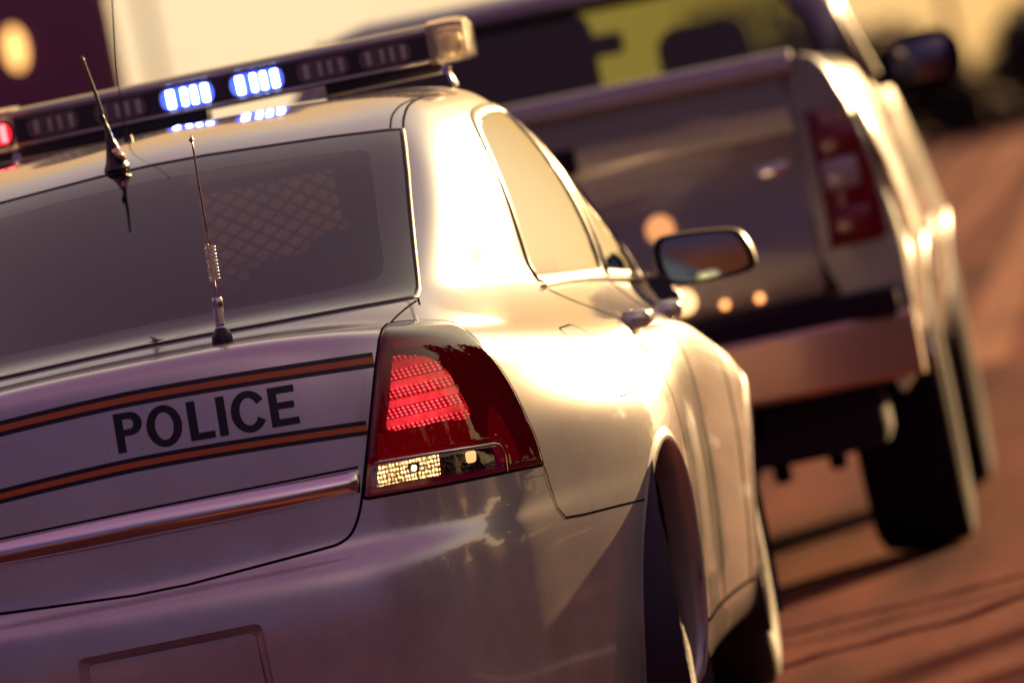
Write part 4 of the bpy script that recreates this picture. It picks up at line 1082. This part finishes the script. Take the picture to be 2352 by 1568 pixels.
for s in (1, -1):
    V, F = [], []; ys = np.linspace(0, 2.08, 53); n = len(sec)
    for y in ys:
        rr = .035*math.exp(-y/.03)
        for x, z in sec:
            V.append((s*(x+flare(y, z)-rr*.4), y+(0.015 if y == 0 and z > 1.4 else 0), z))
    for i in range(len(ys)-1):
        for k in range(n-1):
            c = np.mean([V[i*n+k], V[i*n+k+1], V[(i+1)*n+k], V[(i+1)*n+k+1]], 0)
            if math.hypot(c[1]-1.2, c[2]-.42) < .47 and abs(c[0]) > .8: continue
            F.append((i*n+k, i*n+k+1, (i+1)*n+k+1, (i+1)*n+k) if s < 0 else (i*n+k, (i+1)*n+k, (i+1)*n+k+1, i*n+k+1))
    c0 = len(V); F.append(tuple(range(n)))
    o = pyd('bed_side', V, F, TPAINT, truck); _b = bmesh.new(); _b.from_mesh(o.data); bmesh.ops.recalc_face_normals(_b, faces=_b.faces); _b.to_mesh(o.data); _b.free(); o.data.set_sharp_from_angle(angle=R(50))
    # wing, door and front wing beside the cab
    sec2 = [(.90, .45), (.955, .52), (.97, .66), (.975, .80), (.975, .92), (.965, 1.05), (.955, 1.14), (.935, 1.25), (.91, 1.34), (.88, 1.385), (.80, 1.395)]
    V, F = [], []; ys = np.linspace(2.11, 5.35, 60); n = len(sec2)
    for y in ys:
        nz = max(0, (y-4.1)/1.25)
        for x, z in sec2: V.append((s*(x+flare(y, z)-.10*nz**3), y, z-(.22*nz**1.5 if z > 1.0 else 0)))
    for i in range(len(ys)-1):
        for k in range(n-1):
            c = np.mean([V[i*n+k], V[i*n+k+1], V[(i+1)*n+k], V[(i+1)*n+k+1]], 0)
            if math.hypot(c[1]-4.55, c[2]-.42) < .47: continue
            F.append((i*n+k, i*n+k+1, (i+1)*n+k+1, (i+1)*n+k) if s < 0 else (i*n+k, (i+1)*n+k, (i+1)*n+k+1, i*n+k+1))
    o = pyd('cab_side', V, F, TPAINT, truck)
    for wy in (1.2, 4.55):
        bm = bmesh.new()
        pts = [(s*(.957+flare(wy+math.cos(t)*.475, .42+math.sin(t)*.475)), wy+math.cos(t)*.475, .42+math.sin(t)*.475) for t in np.linspace(R(12), R(168), 30)]
        add_tube(bm, pts, .020, 8); bmo('arch_lip', bm, TPAINT, truck)
        bm = bmesh.new(); add_lathe(bm, [(.24, 0), (.25, -.015*s), (.36, -.02*s), (.40, -.0*s), (.412, .04*s), (.415, .13*s), (.412, .22*s), (.40, .255*s), (.36, .27*s), (.25, .262*s), (.24, .24*s), (.15, .18*s), (.08, .2*s), (0, .2*s)], (s*.715, wy, .415), 'x', 48)
        tw = bmo('wheel', bm, TTYRE, truck, sharp=50)
        bm = bmesh.new(); add_lathe(bm, [(.235, .235*s), (.21, .20*s), (.12, .215*s), (.07, .23*s), (0, .23*s)], (s*.72, wy, .415), 'x', 36); bmo('rim', bm, RIM, tw)
    bm = bmesh.new(); add_box(bm, (s*.86, 1.78 if s > 0 else 1.78, .42), (.26, .012, .34), .004); bmo('mud_flap', bm, DARKP, truck)
# bed floor, front wall, bonnet
bm = bmesh.new(); add_box(bm, (0, 1.05, .88), (1.54, 2.05, .05)); add_box(bm, (0, 2.06, 1.15), (1.60, .04, .58)); bmo('bed_floor', bm, DARKP, truck, sharp=30)
bm = bmesh.new(); add_box(bm, (0, 4.7, 1.22), (1.6, 1.25, .18), .08, 3); add_box(bm, (0, 5.36, .95), (1.7, .12, .62), .05, 3); bmo('bonnet', bm, TPAINT, truck, sharp=50)
# tailgate with its rounded capping
bm = bmesh.new()
prof = [(-.012, .80), (-.020, .84), (-.020, 1.02), (-.012, 1.05), (-.012, 1.25), (-.018, 1.285), (-.018, 1.345), (.01, 1.355), (.012, 1.42), (.05, 1.42), (.05, .80)]
r_ = []
for x in (-.738, .738): r_.append([bm.verts.new((x, y, z)) for y, z in prof])
for i in range(len(prof)): bm.faces.new((r_[0][i], r_[0][(i+1) % len(prof)], r_[1][(i+1) % len(prof)], r_[1][i]))
bm.faces.new(r_[0]); bm.faces.new(r_[1]); bmesh.ops.bevel(bm, geom=list(bm.edges), offset=.007, segments=2, affect='EDGES')
tg = bmo('tailgate', bm, TPAINT, truck, sharp=50)
bm = bmesh.new()
prof = [(-.030, 1.418), (-.042, 1.435), (-.040, 1.462), (-.020, 1.482), (.03, 1.488), (.075, 1.478), (.085, 1.44), (.07, 1.41)]
ss = [[bm.verts.new((x, y, z)) for y, z in prof] for x in np.linspace(-.765, .765, 9)]
for a_, b_ in zip(ss[:-1], ss[1:]):
    for i in range(len(prof)): bm.faces.new((a_[i], a_[(i+1) % len(prof)], b_[(i+1) % len(prof)], b_[i]))
bm.faces.new(ss[0]); bm.faces.new(ss[-1]); bmo('tailgate_cap', bm, mat('grey_cap', (.30, .28, .31), .32, metal=.5), tg, sharp=45)
bm = bmesh.new(); add_box(bm, (0, -.022, 1.30), (.26, .02, .075), .01); bmo('tailgate_handle', bm, DARKP, tg)
bm = bmesh.new(); add_box(bm, (.655, -.022, 1.17), (.09, .006, .03), .003); bmo('badge', bm, CHROME, tg)
# glowing amber discs added in place of glints on the tailgate
GLINT = mat('amber_glint', (.9, .4, .1), .2, emit=(1.0, .38, .12), estr=1.5)
GLINT2 = mat('amber_glint_large', (.9, .5, .2), .2, emit=(1.0, .42, .15), estr=.35)
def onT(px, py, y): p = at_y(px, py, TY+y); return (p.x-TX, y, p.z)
for (px, py, rr_, m_) in ((1516, 528, .040, GLINT2), (1570, 694, .034, mat('amber_glint_bright', (.9, .6, .3), .2, emit=(1.0, .50, .2), estr=1.2)), (1665, 700, .0105, GLINT), (1745, 685, .0105, GLINT)):
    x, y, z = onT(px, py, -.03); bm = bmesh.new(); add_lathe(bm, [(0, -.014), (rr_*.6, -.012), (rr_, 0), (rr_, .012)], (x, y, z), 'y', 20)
    bmo('lamp_or_glint', bm, m_, tg)
# bumper, step pad, hitch, chassis
bm = bmesh.new()
n_ = 41; prof = [(0, .540), (-.030, .543), (-.040, .556), (-.048, .66), (-.048, .708), (-.038, .720), (.0, .722), (.06, .722), (.06, .54)]
ss = []
for x in np.linspace(-.96, .96, n_):
    off = .10*max(0, (abs(x)-.62)/.34)**2; cut = .0
    ss.append([bm.verts.new((x, -.09+y+off, z-(.03*max(0, 1-abs(x)/.25)))) for y, z in prof])
for a_, b_ in zip(ss[:-1], ss[1:]):
    for i in range(len(prof)): bm.faces.new((a_[i], a_[(i+1) % len(prof)], b_[(i+1) % len(prof)], b_[i]))
bm.faces.new(ss[0]); bm.faces.new(ss[-1]); bp_ = bmo('rear_bumper', bm, mat('dull_chrome', (.62, .42, .32), .38, metal=.8), truck, sharp=28)
bm = bmesh.new(); add_box(bm, (0, -.03, .755), (1.86, .16, .075), .02); bmo('step_pad', bm, DARKP, bp_, sharp=40)
bm = bmesh.new()
add_box(bm, (0, .25, .46), (1.66, .5, .20), .04); add_box(bm, (0, 1.3, .68), (1.86, 2.2, .22), .04); add_box(bm, (.45, 2.6, .52), (.10, 5.2, .16), .01); add_box(bm, (-.45, 2.6, .52), (.10, 5.2, .16), .01)
add_box(bm, (0, 3.0, .55), (1.72, 2.4, .2), .03)
add_cyl(bm, (-.75, 1.2, .40), (.75, 1.2, .40), .045); bmesh.ops.create_uvsphere(bm, u_segments=20, v_segments=14, radius=.14, matrix=Matrix.Translation((.05, 1.2, .40)))
add_box(bm, (0, .02, .42), (.10, .30, .09), .01); add_box(bm, (.38, .55, .37), (.10, .12, .12), .02); add_box(bm, (.60, .9, .40), (.07, .9, .05), .01)
add_box(bm, (-.60, .9, .40), (.07, .9, .05), .01); add_cyl(bm, (.22, .1, .42), (.22, 1.0, .42), .05)
for x, d in ((.50, .10), (.58, .05), (.66, .09)): add_box(bm, (x, .35, .43-d*.5), (.05, .06, d+.06), .012)
bmo('chassis', bm, DARKP, truck, sharp=40)
# tail lamps
LR = mat('pickup_lamp_red', (.17, .004, .016), .15, coat=.8); LW = mat('pickup_lamp_clear', (.35, .28, .30), .15, coat=1)
LRG = mat('pickup_lamp_glow', (.9, .05, .05), .15, coat=1, emit=(1, .03, .05), estr=.5)
for s in (1, -1):
    bm = bmesh.new()
    ol = [(.762, .0), (.80, -.022), (.86, -.024), (.915, .0), (.955, .05), (.975, .12), (.965, .20)]
    z0l, z1l = .925, 1.305; rows = []
    for z, sh in ((z0l, .0), (z0l+.02, .012), (.5*(z0l+z1l), .016), (z1l-.02, .012), (z1l, .0)):
        tw_ = 0 if z < 1.05 else (z-1.05)*.20
        rows.append([bm.verts.new((s*(x+(sh if y > -.01 else sh*.4)-tw_*(x > .85)), y-sh*.6, z)) for x, y in ol])
    for a_, b_ in zip(rows[:-1], rows[1:]):
        for i in range(len(ol)-1): bm.faces.new((a_[i], a_[i+1], b_[i+1], b_[i]))
    tl_ = bmo('tail_lamp', bm, LR, truck)
    bm = bmesh.new(); add_box(bm, (s*.84, -.036, 1.125), (.10, .012, .085), .01); bmo('reverse_lens', bm, LW, tl_, sharp=50)
    for z in (1.22, .99):
        bm = bmesh.new(); add_box(bm, (s*.845, -.034, z), (.12, .012, .09), .012); bmo('brake_lens', bm, LR, tl_, sharp=50)
    bm = bmesh.new(); add_box(bm, (s*.935, .045, 1.10), (.02, .03, .05), .006); add_box(bm, (s*.93, .03, .99), (.02, .03, .03), .006); bmo('side_reflector', bm, LRG, tl_, sharp=50)
# cab: pillars, roof, glass
bot = [(-.86, 2.13), (.86, 2.13), (.86, 4.25), (-.86, 4.25)]; top = [(-.67, 2.32), (.67, 2.32), (.66, 3.55), (-.66, 3.55)]
zb, zt = 1.385, 1.77
bm = bmesh.new()
rf = [(-.70, 2.26), (.70, 2.26), (.69, 3.6), (-.69, 3.6)]
for zz, k in ((1.765, 1.0), (1.81, .985), (1.835, .90)):
    pass
R0 = [bm.verts.new((x, y, 1.755)) for x, y in rf]; R1 = [bm.verts.new((x*.975, y+(.03 if y < 3 else -.03), 1.805)) for x, y in rf]; R2 = [bm.verts.new((x*.82, y+(.12 if y < 3 else -.15), 1.838)) for x, y in rf]
for a_, b_ in ((R0, R1), (R1, R2)):
    for i in range(4): bm.faces.new((a_[i], a_[(i+1) % 4], b_[(i+1) % 4], b_[i]))
bm.faces.new(R2); bm.faces.new(R0)
cab = bmo('cab_roof', bm, TPAINT, truck)
for s in (1, -1):
    for (xa, ya), (xb, yb2), w in (((.845, 2.15), (.68, 2.31), .11), ((.87, 3.2), (.69, 2.98), .07), ((.84, 4.2), (.67, 3.56), .07)):
        bm = bmesh.new(); add_tube(bm, [(s*xa, ya, 1.37), (s*(xa*.45+xb*.55+.035), ya*.45+yb2*.55, 1.60), (s*xb, yb2, 1.775)], [w*.62, w*.52, w*.5], 10)
        bmo('cab_pillar', bm, TPAINT, truck)
def quad(name, P, m, parent):
    return pyd(name, P, [tuple(range(len(P)))], m, parent, smooth=False)
quad('rear_glass', [(-.80, 2.14, 1.40), (.80, 2.14, 1.40), (.66, 2.30, 1.77), (-.66, 2.30, 1.77)], TGLASS, truck)
quad('front_glass', [(-.82, 4.22, 1.36), (.82, 4.22, 1.36), (.66, 3.55, 1.77), (-.66, 3.55, 1.77)], TWS, truck)
for s in (1, -1): quad('door_glass', [(s*.875, 2.2, 1.385), (s*.875, 4.1, 1.385), (s*.70, 3.5, 1.76), (s*.70, 2.36, 1.76)], TGLASS, truck)
bm = bmesh.new(); add_box(bm, (0, 2.15, 1.36), (1.72, .06, .09), .02); add_box(bm, (0, 3.2, 1.25), (1.6, 2.1, .1), .02); bmo('cab_sill', bm, TPAINT, truck, sharp=50)
bm = bmesh.new(); add_box(bm, (0, 4.05, 1.34), (1.5, .3, .12), .04); add_cyl(bm, (0, 3.62, 1.72), (0, 3.60, 1.66), .01); add_box(bm, (0, 3.58, 1.645), (.24, .03, .07), .015); bmo('dashboard', bm, DARKP, truck, sharp=50)
for x, zt_, w in ((.385, 1.595, .27), (-.38, 1.595, .27)):
    bm = bmesh.new(); add_box(bm, (x, 3.2, 1.42), (.29, .14, .46), .07, 4); st = bmo('front_seat', bm, DARKP, truck, sharp=60)
    bm = bmesh.new(); add_box(bm, (x, 3.16, zt_-.02), (w-.03, .10, .15), .05, 4); add_cyl(bm, (x, 3.18, 1.48), (x, 3.17, 1.56), .03); bmo('headrest', bm, DARKP, st, sharp=60)
bm = bmesh.new(); add_box(bm, (-.27, 2.55, 1.545), (.72, .16, .43), .08, 3); add_box(bm, (0, 2.5, 1.40), (1.4, .2, .10), .04, 2); bmo('rear_bench', bm, DARKP, truck, sharp=60)
# door mirrors
for s in (1, -1):
    bm = bmesh.new(); add_box(bm, (s*1.055, 3.12, 1.395), (.24, .12, .185), .08, 5)
    m1_ = bmo('side_mirror', bm, DARKP, truck)
    bm = bmesh.new(); add_box(bm, (s*.93, 3.15, 1.36), (.14, .05, .05), .015); bmo('mirror_arm', bm, DARKP, m1_)
    bm = bmesh.new(); add_box(bm, (s*1.045, 3.062, 1.395), (.17, .006, .12), .002); bmo('mirror_glass', bm, mat('pickup_mirror_glass', (.25, .25, .28), .06, metal=1), m1_)

# ------------------------------------------------------------------ road and surroundings
ASPH = mat('road_asphalt', (.20, .15, .13), .8, spec=.006)
nt = ASPH.node_tree; N = nt.nodes; b = N['Principled BSDF']
b.inputs['Specular Tint'].default_value = (1.0, .40, .32, 1)
tc = N.new('ShaderNodeTexCoord')
n1 = N.new('ShaderNodeTexNoise'); n1.inputs['Scale'].default_value = 1.1; n1.inputs['Detail'].default_value = 8
mp_ = N.new('ShaderNodeMapping'); mp_.inputs['Scale'].default_value = (2.2, .16, 1); nt.links.new(tc.outputs['Object'], mp_.inputs[0]); nt.links.new(mp_.outputs[0], n1.inputs['Vector'])
c1 = N.new('ShaderNodeValToRGB'); c1.color_ramp.elements[0].position = .32; c1.color_ramp.elements[1].position = .68
c1.color_ramp.elements[0].color = (.07, .022, .026, 1); c1.color_ramp.elements[1].color = (.28, .092, .060, 1)
nt.links.new(n1.outputs[0], c1.inputs[0])
n2 = N.new('ShaderNodeTexNoise'); n2.inputs['Scale'].default_value = 45; n2.inputs['Detail'].default_value = 4; nt.links.new(tc.outputs['Object'], n2.inputs['Vector'])
mx = N.new('ShaderNodeMix'); mx.data_type = 'RGBA'; mx.blend_type = 'MULTIPLY'; mx.inputs[0].default_value = .6
c2 = N.new('ShaderNodeValToRGB'); c2.color_ramp.elements[0].position = .3; c2.color_ramp.elements[0].color = (.45, .45, .45, 1); c2.color_ramp.elements[1].color = (1.3, 1.3, 1.3, 1); c2.color_ramp.elements[1].position = .7
nt.links.new(n2.outputs[0], c2.inputs[0]); nt.links.new(c1.outputs[0], mx.inputs[6]); nt.links.new(c2.outputs[0], mx.inputs[7]); nt.links.new(mx.outputs[2], b.inputs['Base Color'])
bp_ = N.new('ShaderNodeBump'); bp_.inputs['Strength'].default_value = .35; bp_.inputs['Distance'].default_value = .006
nt.links.new(n2.outputs[0], bp_.inputs['Height']); nt.links.new(bp_.outputs[0], b.inputs['Normal'])
xs = [-60, -20, -8, -4, 0, 4, 8, 20, 60]; ys = [-60, -20, 0, 10, 20, 40, 80, 160, 400, 1500]
def sheet(name, x0, x1, y0, y1, z, m, kind='structure'):
    o = pyd(name, [(x0, y0, z), (x1, y0, z), (x1, y1, z), (x0, y1, z)], [(0, 1, 2, 3)], m, None, smooth=False); setp(o, kind=kind); return o
sheet('ground', -900, 900, -80, 3000, -.012, mat('dry_ground', (.14, .055, .035), .9, spec=.05))
sheet('road', -9.5, 8.0, -80, 176, 0, ASPH)
sheet('cross_road', -120, 120, 176, 186, -.004, ASPH)
LINE = mat('lane_paint', (.62, .50, .36), .6); noise_mix(LINE, ((.30, .24, .18), (.68, .56, .42)), 9, 6)
TAR = mat('tar_seam', (.07, .022, .03), .8, spec=.0)
V, F = [], []
def strip(V, F, pts, w, z):
    pts = [np.array(p, float) for p in pts]; s0 = len(V)
    for i, p in enumerate(pts):
        t = pts[min(i+1, len(pts)-1)]-pts[max(i-1, 0)]; t /= np.linalg.norm(t); n = np.array((-t[1], t[0]))
        ww = w[i] if hasattr(w, '__len__') else w
        V.append((*(p+n*ww/2), z)); V.append((*(p-n*ww/2), z))
    for i in range(len(pts)-1): a = s0+2*i; F.append((a, a+1, a+3, a+2))
for y in range(-40, 170, 9):
    strip(V, F, [(-1.75, y), (-1.75, y+3.2)], .13, .004)
    strip(V, F, [(2.15, y+4), (2.15, y+7.2)], .13, .004)
strip(V, F, [(5.6, -80), (5.6, 170)], .15, .004); strip(V, F, [(-7.6, -80), (-7.6, 170)], .15, .004)
o = pyd('road_marking', V, F, LINE, None, False)
V, F = [], []
strip(V, F, [(.16, 30), (.10, 90), (-.3, 172)], [.30, .22, .5], .0045); strip(V, F, [(1.0, 24), (.95, 60), (.8, 120), (.6, 172)], .30, .0045); strip(V, F, [(-.55, 30), (-.7, 172)], .30, .0045)
WORN = mat('polished_wheel_track', (.50, .22, .10), .6, spec=.02); noise_mix(WORN, ((.18, .062, .045), (.42, .17, .08)), 1.5, 5, stretch=(2, .12, 1))
pyd('road_wheel_track', V, F, WORN, None, False)['kind'] = 'structure'; setp(o, kind='structure')
# cracks and sealed joints that cross the lane beside the car
V, F = [], []
def g_at(px, py):
    d = ray(px, py); t = -CP.z/d.z; p = CP+d*t; return (p.x, p.y)
for ln, w in (([(1780, 1462), (1855, 1444), (1950, 1418), (2050, 1396), (2160, 1372), (2260, 1345), (2352, 1322), (2480, 1290)], .05),
              ([(1780, 1490), (1870, 1470), (1960, 1448), (2060, 1420), (2160, 1396), (2352, 1350), (2480, 1316)], .03),
              ([(1800, 1535), (1900, 1500), (1990, 1480), (2080, 1452), (2200, 1425), (2352, 1368), (2480, 1340)], .06)):
    P = [g_at(*q) for q in ln]; P = crom(P, 8); P = P+rng.normal(0, .006, P.shape)
    strip(V, F, P, list(w*(.6+.8*rng.random(len(P)))), .004)
o = pyd('road_crack', V, F, TAR, None, False); setp(o, kind='structure')
# kerb on the right
bm = bmesh.new(); add_box(bm, (8.1, 50, .06), (.2, 250, .14)); o = bmo('kerb', bm, mat('kerb_concrete', (.34, .28, .24), .8), None, False); setp(o, kind='structure')

# bushes along the far right verge: leaf clusters on stems
LEAF = mat('dark_foliage', (.035, .032, .022), .7)
noise_mix(LEAF, ((.012, .009, .016), (.045, .03, .02)), 3)
BARK = mat('bush_bark', (.05, .035, .03), .8)
def bush(name, x, y, w, h, label, cat, group, seed, nl=900, trunk=.35, shape=1.0):
    r = np.random.default_rng(seed)
    t = empty(name, (x, y, 0)); setp(t, label, cat, group)
    bm = bmesh.new()
    for k in range(5):
        a = r.uniform(0, 2*math.pi); e = Vector((math.cos(a)*w*.25, math.sin(a)*w*.25, h*r.uniform(.5, .75)))
        add_tube(bm, [(0, 0, -.05), tuple(e*.5+Vector((0, 0, h*.08))), tuple(e)], [.05*h/3, .035*h/3, .012*h/3], 6)
    bmo('trunk', bm, BARK, t)
    V, F = [], []
    cl = [(r.uniform(-.38, .38)*w, r.uniform(-.3, .3)*w, h*(trunk+(.92-trunk)*r.random()**.8), r.uniform(.16, .30)*min(w, h)) for _ in range(18)]
    for i in range(nl):
        cx_, cy_, cz_, cr_ = cl[r.integers(len(cl))]
        d = r.normal(size=3); d /= np.linalg.norm(d); p = np.array((cx_, cy_, cz_))+d*cr_*r.uniform(.5, 1.08)
        p[2] = max(p[2], .05)
        s = r.uniform(.12, .24)*h/3; u = r.normal(size=3); u /= np.linalg.norm(u); v = np.cross(u, d); v /= max(np.linalg.norm(v), 1e-6)
        s0 = len(V); V += [tuple(p-u*s), tuple(p+v*s*.5), tuple(p+u*s), tuple(p-v*s*.5)]; F.append((s0, s0+1, s0+2, s0+3))
    pyd('crown', V, F, LEAF, t, False)
    return t

r_ = np.random.default_rng(3)
kinds = ['low round bush', 'taller ragged bush', 'wide dense bush']
k = 0
for x in np.arange(-34, 22, 2.3):
    h = (2.7+.7*r_.random()+.5*math.sin(x*.7)+(.9 if x > 2 else 0))*(.72 if x < -7 else 1); w = 3.2+1.0*r_.random()
    bush('verge_bush', float(x+r_.uniform(-.4, .4)), float(190+r_.uniform(-2.5, 3)), w, h, 'dark blurred bush in the row beyond the end of the road', 'bush', 'row of dark bushes beyond the road', 100+k, nl=2200, trunk=-.02); k += 1
# box van in the next lane, far ahead on the left
VX, VY = -4.42, 29.0
van = empty('box_van', (VX, VY, 0), R(7.0)); setp(van, 'tall dark box van on the left with one amber lamp on its back', 'van')
VB = mat('dark_van_paint', (.13, .03, .10), .5, coat=.3)
bm = bmesh.new(); add_box(bm, (0, 2.6, 2.0), (2.46, 5.2, 2.9), .06, 3); bmo('cargo_box', bm, VB, van, sharp=40)
for s in (1, -1):
    bm = bmesh.new(); add_box(bm, (s*.60, -.02, 1.95), (1.12, .04, 2.6), .01); d_ = bmo('rear_door', bm, VB, van, sharp=40)
    bm = bmesh.new(); add_cyl(bm, (s*.12, -.05, .9), (s*.12, -.05, 3.0), .015); bmo('lock_bar', bm, MESHM, d_)
    for wy in (1.0, 6.3):
        bm = bmesh.new(); add_lathe(bm, [(.22, 0), (.40, 0), (.45, .04*s), (.45, .24*s), (.40, .28*s), (.22, .28*s)], (s*.85, wy, .45), 'x', 32, closed=True); bmo('wheel', bm, TYRE, van, sharp=50)
bm = bmesh.new(); add_box(bm, (0, 6.3, 1.35), (2.1, 1.9, 1.7), .18, 3); bmo('cab', bm, VB, van, sharp=50)
bm = bmesh.new(); add_box(bm, (0, -.06, .52), (2.3, .12, .16), .02); bmo('rear_bumper', bm, DARKP, van, sharp=50)
bm = bmesh.new(); add_lathe(bm, [(0, -.03), (.035, -.028), (.05, 0), (.05, .03)], (0, 0, 0), 'y', 24)
for v in bm.verts: v.co.z *= 2.2
la = bmo('lamp_or_glint', bm, mat('amber_van_lamp', (.9, .6, .2), .2, emit=(1, .50, .14), estr=1.1), van); 
p_ = at_y(30, 112, VY-.05); la.location = (p_.x-VX, -.05, p_.z)

# added bushes out of view: the flank mirrors them, tall ones shade the road
for i in range(11):
    y = -9+i*2.9
    bush('verge_bush', float(8.9+r_.uniform(-.3, .5)), float(y), 3.2+r_.random()*.6, (4.6+.8*r_.random()) if 5 < y < 18.5 else 2.4+1.0*r_.random(), 'unseen dark bush added for reflections and shade beside the right hand kerb', 'bush', 'unseen bushes added beside the right kerb', 300+i, nl=1500, trunk=-.02)
# poles beyond the end of the road
for x, h in ((-1.9, 7.5), (-20.6, 9.0)):
    t = empty('utility_pole', (x, 188.5, 0)); setp(t, 'thin utility pole with one crossarm, %s' % ('beyond the road right of the pickup cab' if x > -10 else 'seen against the bright sky behind the light bar'), 'pole', 'utility poles')
    bm = bmesh.new(); add_cyl(bm, (0, 0, -.1), (0, 0, h), .14, .09, 10); bmo('pole', bm, BARK, t)
    bm = bmesh.new(); add_box(bm, (0, -.12, h-.6), (2.2, .10, .12), .02); bmo('crossarm', bm, BARK, t)
